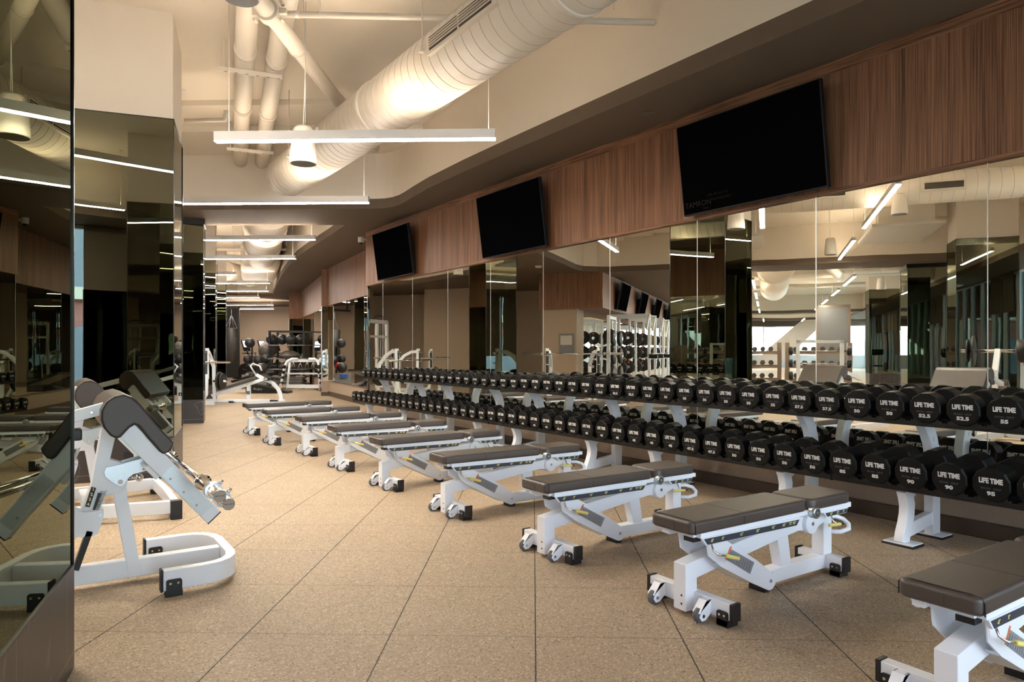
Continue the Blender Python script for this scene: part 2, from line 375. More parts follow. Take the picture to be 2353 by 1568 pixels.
# mirror panels on the right wall, one every 1.19 m
ys = [1.982 - 1.187*k for k in range(5,0,-1)] + [1.982 + 1.187*k for k in range(9)] + [12.19]
for i in range(len(ys)-1):
    g = mb('mirror'); g.box((5.002,ys[i]+.002,.40),(5.02,ys[i+1]-.002,2.40)); g.m('steel_trim'); g.box((5.0,ys[i+1]-.0025,.40),(5.0195,ys[i+1]+.0025,2.40))
    k = len(ys)-2-i
    tag(g.build('wall_mirror'), ('mirror panel of the long right wall, %s from its far end' % placed(k, 15)), 'mirror', 'mirror panels of the long right wall')
def far_mirror(a, b, label):
    d = V((b[0]-a[0], b[1]-a[1])).normalized(); n = V((-d.y, d.x))*.018
    g = mb('mirror'); g.prism([(a[0],a[1]),(b[0],b[1]),(b[0]+n.x,b[1]+n.y),(a[0]+n.x,a[1]+n.y)], .41, 2.40, 'z')
    g.m('steel_trim'); e = d*.012
    for p in (a, b): g.prism([(p[0]-e.x,p[1]-e.y),(p[0]+e.x,p[1]+e.y),(p[0]+e.x+n.x*1.1,p[1]+e.y+n.y*1.1),(p[0]-e.x+n.x*1.1,p[1]-e.y+n.y*1.1)], .40, 2.402, 'z')
    tag(g.build('wall_mirror'), label, 'mirror')
far_mirror((5.61,12.3),(6.385,18.25), 'long mirror on the set-back wall just past the end of the dumbbell rack')
far_mirror((6.60,19.15),(7.93,25.3), 'distant mirror behind the ball rack at the back of the gym')

# ---- wall columns clad in walnut above a mirror, on the T grid
def wall_column(r0, r1, f0, f1, label):
    t = thing('wall_column', label, 'column', TW(r0, f0), -TA)
    w_, d_ = r1-r0, f1-f0
    mb('wood').box((0,0,2.40),(w_,d_,3.398)).build('wood_panel', t)
    g = mb('mirror'); g.box((.02,-.012,.41),(w_/2-.006,0,2.395)); g.box((w_/2+.006,-.012,.41),(w_-.01,0,2.395)); g.m('bronze_mirror'); g.box((-.012,.02,.41),(0,d_-.01,2.395)); g.build('mirror_panel', t)
    f = mb('steel_trim')
    for x in (0, w_/2, w_): f.box((x-.008,-.016,.40),(x+.008,0,2.40))
    f.box((-.016,-.016,.395),(w_,d_,.41)); f.build('edge_trim', t)
    mb('tan_wall').box((0,0,.10),(w_,d_,.395)).build('lower_panel', t)
    mb('baseboard').box((-.012,-.012,0),(w_,d_,.10)).build('base', t)
    mb('tan_wall').box((.01,.01,.41),(w_,d_,2.4)).build('core', t)
    return t
c1 = wall_column(-5.67,-4.9,18.5,19.5,'walnut and mirror wall column past the far end of the dumbbell racks')
p = mb('poster').box((-.02,.35,.20),(-.001,.47,.32)).build('outlet_cover', c1)
wall_column(-9.05,-7.9,25.55,26.9,'distant walnut-topped wall column behind the black ball rack')

# ---- back wall, left walls, window walls
bw = mb('tan_wall'); q = [TW(-16,34.2),TW(3,34.2),TW(3,34.5),TW(-16,34.5)]; bw.prism([(p.x,p.y) for p in q], 0, 4.4, 'z'); struct('wall_back', bw)
dk = mb('dark_wall'); q = [TW(-16,31.2),TW(-13.35,31.2),TW(-13.35,31.3),TW(-16,31.3)]; dk.prism([(p.x,p.y) for p in q], 0, 3.4, 'z'); struct('wall_back_dark', dk)
lw = mb('tan_wall')
for r0, r1, f0, f1 in ((-16.3,-16,11.9,36),(-11.9,-11.05,10.94,11.95),(-46.3,-11.9,11.0,12.2),(-15.0,-14.2,15.6,17.4),(-14.4,-13.4,19.6,21.2),(-47,-46,8.4,11.0)):
    q = [TW(r0,f0),TW(r1,f0),TW(r1,f1),TW(r0,f1)]; lw.prism([(p.x,p.y) for p in q], 0, 3.4 if r0 > -16 else 4.4, 'z')
struct('wall_left', lw)
lm = mb('mirror'); q = [TW(-28,10.975),TW(-11.9,10.975),TW(-11.9,11.0),TW(-28,11.0)]; lm.prism([(p.x,p.y) for p in q], .4, 2.38, 'z')
tag(lm.build('wall_mirror'), 'mirror behind the power racks, under the walnut box with four screens', 'mirror')
wb = mb('wood'); q = [TW(-28.5,10.15),TW(-10.9,10.15),TW(-10.9,12.0),TW(-28.5,12.0)]; wb.prism([(p.x,p.y) for p in q], 2.40, 3.399, 'z')
struct('wall_left_wood', wb)

def window_wall(name, P, r0, r1, z0, z1, pitch, blinds=(), zb=2.3):
    """P(s, o, z): s along the wall, o outward; frames, panes and blinds are parts of one window"""
    n = round((r1-r0)/pitch)
    t = bpy.data.objects.new(name, None); C.objects.link(t); tag(t, kind='structure')
    f = mb('window_frame'); g = mb('window_glass')
    def bx(m_, s0, s1, o0, o1, za, zb_):
        q = [P(s0,o0,0), P(s1,o0,0), P(s1,o1,0), P(s0,o1,0)]; m_.prism([(p.x,p.y) for p in q], za, zb_, 'z')
    bx(f, r0, r1, 0, .12, 0, z0); bx(f, r0, r1, 0, .12, z1-.06, z1)
    for i in range(n+1):
        s = r0+(r1-r0)*i/n; bx(f, s-.035, s+.035, -.02, .12, 0, z1)
        if i < n:
            e = r0+(r1-r0)*(i+1)/n
            bx(g, s+.035, e-.035, .055, .061, z0, z1-.06)
            if blinds == 'all' or i in blinds: bl = mb('blind'); bx(bl, s+.09, e-.06, -.055, -.05, zb if i > 9 or blinds[0] == 2 else 1.0, z1-.005); bl.build('roller_blind', t)
    f.build('window_frame', t); g.build('pane', t)
window_wall('window_1', lambda s, o, z: TW(s, -.55-o, z), -16.65, 5.95, .12, 3.40, 1.13, (3,4,5,6,7,8,9,10,11,14,15))  # lowered blinds on the left windows are added to darken a pillar's reflection
t = thing('window_pier', 'tan pier with a mirror-clad lower half between the windows, seen in the wide pillar', 'column', TW(-2.62,-.52), -TA)
mb('bronze_mirror').box((0,0,.1),(.86,.03,2.28)).build('mirror_panel', t); mb('blind').box((0,-.02,2.28),(.86,.03,3.39)).build('upper_panel', t); mb('frame_black').box((-.01,-.02,0),(.87,.035,.1)).build('base', t); mb('frame_black').box((-.01,-.03,.1),(.87,0,2.28)).build('core', t)
window_wall('window_2', lambda s, o, z: TW(s, -.55-o, z), -46, -16.65, .12, 3.40, 1.4, (2,5,6,9,12,13))
window_wall('window_3', lambda s, o, z: TW(-46-o, s, z), -.55, 8.4, .9, 3.0, 2.2)
hd = mb('soffit_brown')
for a in (((-47,-1.0),(8,-1.0),(8,-.5),(-47,-.5)), ((-46.6,-.6),(-45.9,-.6),(-45.9,9),(-46.6,9))):
    q = [TW(*p) for p in a]; hd.prism([(p.x,p.y) for p in q], 3.40 if a[0][1] == -1.0 else 3.0, 4.5, 'z')
struct('wall_front', hd)

# ---- outside: the building across the street
t = thing('brick_building', 'pinkish brick building with grey arches seen in reflections beyond the windows', 'building', TW(-3,-13), -TA)
f = mb('facade_brick'); f.box((-16,-1,-4),(12,0,12)); f.build('wall', t)
for x in (-13,-7.5,-2,3.5,9):
    pts = [(x-2,-4),(x+2,-4),(x+2,.2)] + [(x+2*cos(a*pi/10), .2+1.9*sin(a*pi/10)) for a in range(1,10)] + [(x-2,.2)]
    g = mb('facade_grey'); g.prism(pts, 0, .15, 'y'); g.build('arch', t)
g = mb('facade_cream'); g.box((-16,0,2.9),(12,.3,3.3)); g.box((-16,0,-1.2),(12,.2,-.5)); g.build('cornice', t)
g = mb('facade_grey'); g.box((-16,0,3.3),(12,.12,5.6)); g.build('upper_band', t)
for x in range(-15, 12, 3):
    g = mb('facade_cream'); g.box((x,0,6.6),(x+1.5,.1,8.8)); g.m('tv_glass'); g.box((x+.12,.1,6.7),(x+1.38,.12,8.7)); g.build('window', t)
s_ = mb('street'); q = [TW(-80,-40),TW(30,-40),TW(30,-1.2),TW(-80,-1.2)]; s_.prism([(p.x,p.y) for p in q], -.5, -.4, 'z')
q = [TW(-120,-40),TW(-47,-40),TW(-47,60),TW(-120,60)]; s_.prism([(p.x,p.y) for p in q], -.5, -.42, 'z'); struct('floor_street', s_)

# ---- free-standing pillars clad in bronze mirror on a stone base
def pillar(corner, rz, w, d, label, cap=False, zt=3.395, top=4.4):
    """corner: the right front corner; the box runs to -x (width w) and +y (depth d) in its own frame"""
    t = thing('mirrored_pillar', label, 'pillar', corner, rz)
    sb = mb('stone_tile').box((-w,0,0),(0,d,.385)).build('stone_base', t, bevel=.003)
    g = mb('bronze_mirror'); g.box((-w+.006,.006,.392),(-.006,d-.006,zt-.008)); g.build('mirror_cladding', t)
    f = mb('frame_black')
    for x, y in ((-w,0),(0,0),(0,d),(-w,d)):
        sx = 1 if x < 0 else -1; sy = 1 if y == 0 else -1
        f.box((min(x,x+sx*.008),min(y,y+sy*.008),.385),(max(x,x+sx*.008),max(y,y+sy*.008),zt))
    f.box((-w,0,.385),(0,d,.392)); f.box((-w,0,zt-.008),(0,d,zt)); f.build('edge_trim', t)
    if cap: mb('frame_black').box((-w-.02,-.02,zt-.09),(.02,d+.02,zt+.004)).build('top_cap', t)
    else: mb('drywall').box((-w+.012,.012,zt),(-.012,d-.012,top)).build('drywall_top', t)
    return t
RP = R(-13)
P1 = pillar((-.118,2.155,0), RP, 1.0, .985, 'closest mirrored pillar filling the left edge of the photo, on a grey stone base')
P1.children[-1]['label'] = 'plain painted top'
P2 = pillar((1.04,7.24,0), RP, .99, .99, 'wide mirrored pillar behind the white curl bench, cream plaster block above it')
P3 = pillar((2.235,12.47,0), RP, .95, .52, 'mirrored pillar with black cap under the brown beam, beside the incline bench', cap=True)
P4 = pillar((3.46,17.8,0), RP, .95, .95, 'slim dark mirrored pillar, second beyond the brown beam\'s capped one, cream top')
P4['label'] = 'mirrored pillar with cream top just right of the black-capped pillar'
P5 = pillar((4.80,23.1,0), RP, .95, .95, 'narrow distant mirrored pillar beside the punching bag')
o_ = mb('black_plastic'); o_.box((.001,.30,.13),(.008,.39,.26)); o_.m('rubber'); o_.box((.008,.325,.16),(.010,.365,.19)); o_.box((.008,.325,.20),(.010,.365,.23)); 
o_ = mb('black_plastic'); o_.box((-.42,-.008,.14),(-.33,-.001,.27)); o_.m('rubber'); o_.box((-.395,-.010,.165),(-.355,-.008,.195)); o_.box((-.395,-.010,.21),(-.355,-.008,.24)); o_.build('outlet', P2)
RT = -TA
pillar(TW(-7.64,2.40), RT+R(90), 1.05, .75, 'mirrored pillar reflected at the right edge of the wall mirror, white block above')
pillar(TW(-11.9,2.52), RT+R(90), .98, 1.0, 'mirrored pillar under the reflected brown beam in the wall mirror', cap=True)
pillar(TW(-19.5,2.46), RT+R(90), .98, 1.0, 'farther mirrored pillar reflected beside the perforated screen')
# perforated metal screen column
t = thing('screen_column', 'perforated grey metal screen with brown frame seen in the wall mirror', 'screen', TW(-23.5,3.3), RT)
g = mb('poster_grey'); g.box((-.03,-.6,.1),(.03,.6,3.0)); g.build('mesh_panel', t)
g = mb('rack_brown'); [g.box((-.05,y-.05,0),(.05,y+.05,3.1)) for y in (-.6,.6)]; g.box((-.05,-.6,3.0),(.05,.6,3.1)); g.build('frame', t)
# slanting concrete brace near the far windows
t = mb('concrete'); t.prism([(5.3,0),(7.2,0),(3.6,3.38),(1.9,3.38)], -45.0, -44.5, 'x', X=MX.Rotation(-TA,4,'Z')); tag(t.build('diagonal_brace'), 'slanting concrete brace before the far bright windows', 'brace')
# ------------------------------------------------------------------ lamps, ducts and pipes
def strip_lamp(r0, r1, f, z, label, group=None, ceil=4.40, canopy=True):
    """z: underside of the lamp"""
    L_ = r1-r0; t = thing('linear_pendant_lamp', label, 'lamp', TW((r0+r1)/2, f, z), RT, group); h = L_/2
    g = mb('housing'); g.box((-h,-.035,.008),(h,-.031,.085)); g.box((-h,.031,.008),(h,.035,.085)); g.box((-h,-.035,.008),(-h+.004,.035,.085)); g.box((h-.004,-.035,.008),(h,.035,.085)); g.box((-h,-.031,.03),(h,.031,.045))
    g.build('housing', t)
    mb('lamp').box((-h+.004,-.031,.0),(h-.004,.031,.010)).build('diffuser', t)
    mb('uplight').box((-h+.03,-.022,.050),(h-.03,.022,.058)).build('uplight_strip', t)
    for x in (-h+.12, h-.06):
        g = mb('housing'); g.tube([(x,0,.045),(x,0,ceil-z)], .0025, 6); g.cyl((x,0,ceil-z-.012),(x,0,ceil-z),.03 if x > 0 else .06); g.build('suspension_cable', t)
    return t
strip_lamp(-2.74,-.32,5.92,3.0,'large linear lamp hanging nearest the camera, below the spiral duct')
strip_lamp(-4.44,-2.00,8.42,3.0,'linear lamp hanging just before the brown cross beam')
strip_lamp(-6.4,-3.83,12.12,3.15,'upper lamp in the opening beyond the brown cross beam')
strip_lamp(-7.5,-5.04,14.62,3.15,'second lamp beyond the brown cross beam, below the rounded duct')
strip_lamp(-10.1,-7.64,17.65,3.15,'short visible lamp end left of the square duct, third beyond the beam')
strip_lamp(-10.1,-7.62,19.9,3.15,'lamp crossing behind the end of the square duct')
strip_lamp(-11.1,-8.66,22.5,3.15,'distant lamp above the round duct end')
strip_lamp(-12.3,-10.04,25.26,3.15,'distant lamp just before the second brown beam')
strip_lamp(-13.6,-11.1,29.4,3.15,'upper of two lamps in the farthest ceiling opening')
strip_lamp(-14.3,-12.1,32.1,3.15,'lower of two lamps in the farthest ceiling opening')
strip_lamp(-6.1,-2.5,4.19,3.445,'bright lamp beside the cone speaker, reflected high in the wall mirror')
strip_lamp(-10.8,-7.6,4.19,3.445,'lamp reflected in the wall mirror just above the brown beam')
strip_lamp(-5.0,-2.4,1.12,3.445,'lamp reflected as the lower line in the wide mirrored pillar')
for k, (a, b) in enumerate(((-15.5,-12.7),(-19.7,-17.1),(-24.4,-21.8),(-28.9,-26.3))):
    strip_lamp(a,b,3.64,3.2,'lamp in the right-hand diagonal row seen in the wall mirror, %s from its near end' % NTH[k],'right diagonal row of reflected lamps')
for k, (a, b) in enumerate(((-15.3,-12.7),(-20.2,-17.2),(-24.8,-21.8),(-30.2,-27.2))):
    strip_lamp(a,b,6.23,3.2,'lamp in the left-hand steep row seen in the wall mirror, %s from its near end' % NTH[k],'left steep row of reflected lamps')
for k, f in enumerate((3.7, 6.1)):
    strip_lamp(-42.5,-38.5,f,3.2,('right' if k == 0 else 'left') + ' one of two tiny lamps before the far bright windows')

def ribs(L_, step=.125, r=.3, n=28, tilt=.0):
    return [(r, 0), (r, L_)]
def duct(L_, r, step, n=36):
    g = mb('duct_paint'); g.lathe([(r, 0), (r, L_)], (0,0,0), 'y', n)
    g.m('duct_seam_shade')
    for k in range(1, int(L_/step)): g.lathe([(r+.0004, k*step-.003), (r+.0020, k*step-.0015), (r+.0020, k*step+.0015), (r+.0004, k*step+.003)], (0,0,0), 'y', n)
    return g
# the big spiral duct, parallel to the mirrored wall
t = thing('spiral_duct', 'big cream spiral duct running diagonally below the ceiling toward the camera', 'duct', (2.80,-2.2,3.60))
duct(11.9, .275, .125).build('duct_tube', t)
for y in (2.6,5.6,8.6):
    g = mb('duct_paint'); g.lathe([(.277,y),(.284,y+.01),(.284,y+.05),(.277,y+.06)], (0,0,0), 'y', 36); g.build('joint_band', t)
for y0 in (6.1,9.75,2.4):
    n_ = thing_ = mb('duct_paint'); Xg = MX.Rotation(R(-2),4,'Y')
    n_.box((-.300,y0,-.075),(-.255,y0+1.0,.075), X=Xg); v = n_.build('vent', t)
    g2 = mb('grille_dark'); g2.box((-.303,y0+.05,-.05),(-.299,y0+.485,.05), X=Xg); g2.box((-.303,y0+.515,-.05),(-.299,y0+.95,.05), X=Xg)
    g2.m('duct_paint')
    for zz in (-.03,-.01,.01,.03): g2.box((-.311,y0+.05,zz-.004),(-.302,y0+.95,zz+.004), X=Xg)
    g2.build('grille', v)
for y in (3.2,7.2,10.8):
    for s in (-1,1): g = mb('duct_paint'); g.cyl((s*.285,y,.0),(s*.285,y,.80),.006,8); g.box((min(s*.31,s*.26),y-.02,-.02),(max(s*.31,s*.26),y+.02,.0)); g.build('hanger', t)
# second spiral duct, seen only in the wall mirror, along f
t = thing('spiral_duct', 'spiral duct crossing the top of the wall mirror\'s reflection', 'duct', TW(-4.95,-.3,3.87), RT)
duct(8.6,.25,.16,28).build('duct_tube', t)
for y0 in (3.2,4.9):
    v = mb('duct_paint').box((-.275,y0,-.10),(-.23,y0+.62,.06)).build('vent', t); g = mb('grille_dark'); g.box((-.279,y0+.04,-.07),(-.274,y0+.58,.03)); g.build('grille', v)
    v = mb('duct_paint').box((.23,y0,-.10),(.275,y0+.62,.06)).build('vent', t); g = mb('grille_dark'); g.box((.274,y0+.04,-.07),(.279,y0+.58,.03)); g.build('grille', v)

def pipe(label, pts, r, name='ceiling_pipe', joints=()):
    t = thing(name, label, 'pipe', pts[0]); o = V(pts[0]); q = [V(p)-o for p in pts]
    mb('duct_paint').tube(q, r, 16).build('pipe_run', t)
    for a, k in joints:
        i = int(a); p = q[i].lerp(q[i+1], a-i); d = (q[i+1]-q[i]).normalized()*.04*k
        mb('duct_paint').cyl(p-d, p+d, r*1.12, 16).build('coupling', t)
    return t
d13 = V((sin(R(12)), cos(R(12)), 0))
a = V((1.02,4.1,4.22)); pipe('left of two fat parallel ceiling pipes left of the hanging lamp', [a, a+d13*5.9, a+d13*6.1+V((0,0,-.12)), a+d13*7.1+V((0,0,-.14))], .10, joints=((.55,1),(.85,1)))
a = V((1.33,4.1,4.22)); pipe('right of two fat parallel ceiling pipes, behind the cone speaker\'s cable', [a, a+d13*5.8, a+d13*6.0+V((0,0,-.12)), a+d13*7.0+V((0,0,-.14))], .10, joints=((.57,1),(.87,1)))
pipe('diagonal ceiling pipe ending behind the spiral duct', [TW(-2.16,3.2,3.97), TW(-2.16,9.4,3.97)], .072, joints=((.39,1.3),(.50,.4),(.72,.3)))
t = pipe('thin horizontal sprinkler pipe crossing above the spiral duct', [TW(-2.1,5.66,3.97), TW(1.02,5.9,3.97)], .026, joints=((.05,.6),))
for x in (.35,2.75): mb('duct_paint').cyl(V((x*cos(TA),-x*sin(TA),0)), V((x*cos(TA),-x*sin(TA),.43)), .006, 8).build('hanger_rod', t)
t = thing('pipe_clamp', 'ring clamp with bolts where the pipes meet near the top', 'clamp', TW(-2.16,5.62,3.97), RT)
g = mb('duct_paint'); g.lathe([(.092,-.05),(.096,-.04),(.096,.04),(.092,.05)], (0,0,0), 'y', 20); g.box((.08,-.02,-.02),(.15,.02,.02)); g.box((-.13,-.02,-.03),(-.08,.02,.03)); g.build('ring', t)
[mb('duct_paint').cyl((sx*.11,-.03,sz*.07),(sx*.11,.03,sz*.07),.014,8).build('bolt', t) for sx in (-1,1) for sz in (-1,1)]
def channel(p, w_, rz, label):
    t = thing('pipe_support', label, 'support', p, rz); g = mb('duct_paint'); g.box((-w_/2,-.02,-.02),(w_/2,.02,.02)); g.m('grille_dark')
    for k in range(6): g.box((-w_/2+.05+k*w_/6,-.006,-.0215),(-w_/2+.08+k*w_/6,.006,-.0195))
    g.build('channel', t)
    for s in (-1,1): mb('duct_paint').cyl((s*w_*.42,0,-.04),(s*w_*.42,0,.40),.006,8).build('threaded_rod', t)
channel((1.80,7.50,4.085), .62, R(-13), 'slotted support bar under the two fat pipes, before the ceiling step')
channel((2.38,9.95,3.95), .60, R(-13), 'slotted support bar under the two fat pipes, close above the lamp')

def speaker(p, top, label, s=1.):
    t = thing('pendant_speaker', label, 'speaker', p)
    mb('duct_paint').lathe([(.115,0),(.120,.01),(.116,.09),(.105,.20),(.088,.31),(.070,.335),(.03,.34)], n=28).build('speaker_body', t)
    mb('poster_grey').lathe([(.108,-.003),(.108,.004)], n=28).build('speaker_grille', t)
    g = mb('housing'); g.tube([(0,0,.33),(.02,.0,(top-p[2])*.6),(.0,0,top-p[2])], .004, 6); g.tube([(.02,.01,.33),(.03,.02,top-p[2])], .0025, 6); g.cyl((0,0,top-p[2]-.01),(0,0,top-p[2]),.035); g.build('cable', t)
    return t
speaker((1.97,6.30,2.90), 4.40, 'cone-shaped hanging speaker right behind the nearest linear lamp')
speaker((1.085,4.79,3.515), 4.40, 'hanging speaker cut off by the top edge of the photo')
speaker((-1.65,5.90,3.44), 4.40, 'cone speaker beside the bright lamp, reflected at the top of the wall mirror')
speaker((-3.08,7.98,3.125), 4.40, 'cone speaker reflected in the middle of the wall mirror, above the brown beam')
speaker(tuple(TW(-13.4,2.9,2.9)), 4.40, 'cone speaker reflected beyond the brown beam in the wall mirror')
speaker(tuple(TW(-7.3,12.9,3.05)), 4.40, 'cone speaker hanging over the beam opening beside the capped pillar')

# round then square duct beyond the cross beam
def duct_box(pts, w_, h_, label, name='rectangular_duct'):
    t = thing(name, label, 'duct', pts[0]); q = [V(p)-V(pts[0]) for p in pts]
    for a, b in zip(q, q[1:]): mb('duct_paint').tube([a, b], 0, rect=(w_, h_), up=(0,0,1)).build('duct_section', t, bevel=.12, seg=5)
    return t
t = thing('round_duct', 'wide round duct in the opening beyond the brown beam, lit from below', 'duct', TW(-4.95,12.9,3.90), RP)
duct(6.6, .43, .18, 36).build('duct_tube', t)
g = mb('duct_paint'); g.lathe([(.435,0),(.46,.02),(.46,.08),(.435,.10)], (0,2.2,0), 'y', 36); g.lathe([(.435,0),(.46,.02),(.46,.08),(.435,.10)], (0,4.6,0), 'y', 36); g.build('joint_band', t)
mb('duct_paint').tube([(0,6.6,-.02),(0,10.4,-.10)], 0, rect=(1.05,.70), up=(0,0,1)).build('square_end', t, bevel=.16, seg=5)
for y in (1.2,3.5,8.5): mb('duct_paint').cyl((.50,y,-.2),(.50,y,.5),.008,8).build('hanger', t)
t = thing('round_duct', 'small round duct end glowing below the far lamps', 'duct', TW(-10.2,22.6,3.85), RT); mb('duct_paint').lathe([(.32,0),(.34,.1),(.34,2.2),(.32,2.3)], (0,0,0), 'y', 24).build('duct_tube', t)
for k, (r_, f_) in enumerate(((-8.5,13.5),(-7.9,13.5))):
    pipe('%s of two pipe bends in the opening beyond the beam' % ('left','right')[k], [TW(r_,12.4,4.1), TW(r_,15.5,4.1), TW(r_,15.7,3.95), TW(r_,15.75,3.75), TW(r_,16.3,3.7)], .11)
pipe('thin pipe crossing the opening beyond the beam', [TW(-9,13.2,4.0), TW(-3.4,13.2,4.0)], .03)
pipe('cross pipe behind the square duct', [TW(-11,18.6,3.95), TW(-5.4,18.6,3.95)], .04)
pipe('short sprinkler branch beside the wide pillar', [TW(-4.1,8.1,3.92), TW(-3.55,7.9,3.86), TW(-3.53,7.9,3.96)], .028)

# equipment on the ceiling seen in the mirror
def air_handler(r_, f_, z, w_, d_, label):
    t = thing('air_handler', label, 'air handler', TW(r_, f_, z), RT)
    mb('housing').box((-w_/2,-d_/2,.0),(w_/2,d_/2,.06)).build('drip_tray', t); mb('duct_paint').box((-w_/2+.2,-d_/2+.15,.06),(w_/2-.2,d_/2-.15,.55)).build('cabinet', t)
    for s in (-1,1): mb('housing').cyl((s*w_*.42,d_*.42,.05),(s*w_*.42,d_*.42,4.4-z),.006,8).build('threaded_rod', t)
air_handler(-8.9,3.2,3.72,2.4,1.3,'big white air handler with drip tray, reflected right of the diagonal lamp')
air_handler(-9.0,6.7,3.72,2.0,1.5,'white air handler reflected beside the dark pillar in the wall mirror')
t = thing('wide_duct', 'funnel-shaped duct reflected beyond the brown beam', 'duct', TW(-14.5,5.6,3.9), RT)
mb('duct_paint').lathe([(.62,0),(.60,.9),(.45,1.8),(.42,3.8),(.55,4.2),(.55,9)], (0,0,0), 'x', 24, X=MX.Rotation(pi,4,'Z')).build('duct_tube', t)
for k, (r_, f_, z) in enumerate(((-15,4.4,4.0),(-17,4.7,3.8),(-19,5.3,3.9),(-22,4.9,3.8))):
    pipe('%s cross pipe among the reflected far ducts' % NTH[k], [TW(r_,1.2,z), TW(r_,8.3,z)], .09)
pipe('pair of bent pipes reflected above the perforated screen', [TW(-14.4,4.3,4.2), TW(-14.4,4.3,3.75), TW(-15.2,3.9,3.6), TW(-17,3.6,3.6)], .14)
t = mb('grille_dark'); t.box((0,-.55,-.10),(.01,.55,.10)); t.m('cream_wall'); t.box((-.005,-.6,-.13),(.006,.6,-.10)); t.box((-.005,-.6,.10),(.006,.6,.13)); t.m('grille_dark')
o = tag(t.build('air_grille'), 'wall grille above the brown beam in the wall mirror', 'grille'); o.location = TW(-10.99,7.2,3.72); o.rotation_euler = (0,0,RT)

# small ceiling fittings
def disc(p, label, r=.055, name='ceiling_sensor'):
    t = thing(name, label, 'sensor', p); mb('soffit_brown').lathe([(r,-.012),(r*1.05,-.006),(r*1.05,0)], n=24).build('cover', t); mb('soffit_brown').cyl((0,0,-.016),(0,0,-.01),r*.5).build('lens', t)
disc((4.665,4.643,3.4),'round brown cover on the soffit left of the big screen'); disc((4.36,8.43,3.4),'round brown cover on the soffit above the middle screen')
disc(TW(-5.9,11.45,3.4),'round cover under the brown cross beam')
t = thing('smoke_detector', 'white smoke detector on the brown soffit reflected left of the walnut box', 'detector', TW(-9.0,11.4,3.39)); mb('poster').lathe([(.03,-.045),(.075,-.035),(.085,-.01),(.085,.01)], n=24).build('cover', t)
t = thing('security_camera', 'white dome security camera at the walnut wall corner', 'camera', (4.93,12.32,3.22))
mb('poster').lathe([(.05,.0),(.055,.02),(.055,.09),(.05,.1)], n=20).build('housing', t); mb('black_plastic').sphere((0,0,0),.042).build('dome', t); mb('poster').box((.0,-.03,.04),(.09,.0,.08)).build('bracket', t)

# ------------------------------------------------------------------ screens
def tv(y, label, caption=False):
    t = thing('wall_tv', label, 'television', (4.965,y,2.83))
    # local frame: along +Y the width, u up the tilted screen, n toward the room
    tl = R(7.5); u = V((-sin(tl),0,cos(tl))); n = V((-cos(tl),0,-sin(tl))); o0 = V((-.115,0,0))
    X = frame(o0, V((0,-1,0)), u, n)
    mb('tv_frame').box((-.705,-.40,-.02),(.705,.40,.022), X=X).build('frame', t, bevel=.004)
    mb('tv_glass').box((-.695,-.388,.022),(.695,.392,.0235), X=X).build('screen', t)
    g = mb('black_plastic'); g.box((-.08,-.30,-.25),(.0,.30,.22)); g.build('wall_bracket', t)
    if caption:
        g = mb('ink_dim'); g.text('this, oh my God,', .034, X @ MX.Translation((-.30,-.255,.0245))); g.text('I had butterflies.', .034, X @ MX.Translation((-.275,-.298,.0245))); g.text('TAMRON', .07, X @ MX.Translation((-.53,-.315,.0245))); g.text('HALL', .03, X @ MX.Translation((-.44,-.362,.0245)))
        g.build('caption', t, label='faint grey caption on a dark picture')
    return t
tv(3.70,'biggest wall screen, closest to the camera, faint caption near its bottom', True)
tv(7.22,'middle one of three dark wall screens on the walnut band')
tv(10.72,'farthest and smallest dark screen on the walnut band, beside the dome camera')
tv(.18,'wall screen on the walnut band outside the photo\'s right edge')
for k, r_ in enumerate((-13.2,-16.7,-20.2,-23.7)):
    t = thing('wall_tv', 'grey-glinting screen on the reflected walnut box, %s from its corner' % NTH[k], 'television', TW(r_,10.15,2.85), RT, 'screens on the reflected walnut box')
    X = frame(V((0,-.15,0)), V((1,0,0)), V((0,-sin(R(12)),cos(R(12)))), V((0,-cos(R(12)),-sin(R(12)))))
    mb('tv_frame').box((-.72,-.42,-.02),(.72,.42,.02), X=X).build('frame', t); mb('tv_glass').box((-.70,-.40,.02),(.70,.40,.022), X=X).build('screen', t); mb('black_plastic').box((-.1,-.12,-.2),(.1,0,.2)).build('wall_bracket', t)
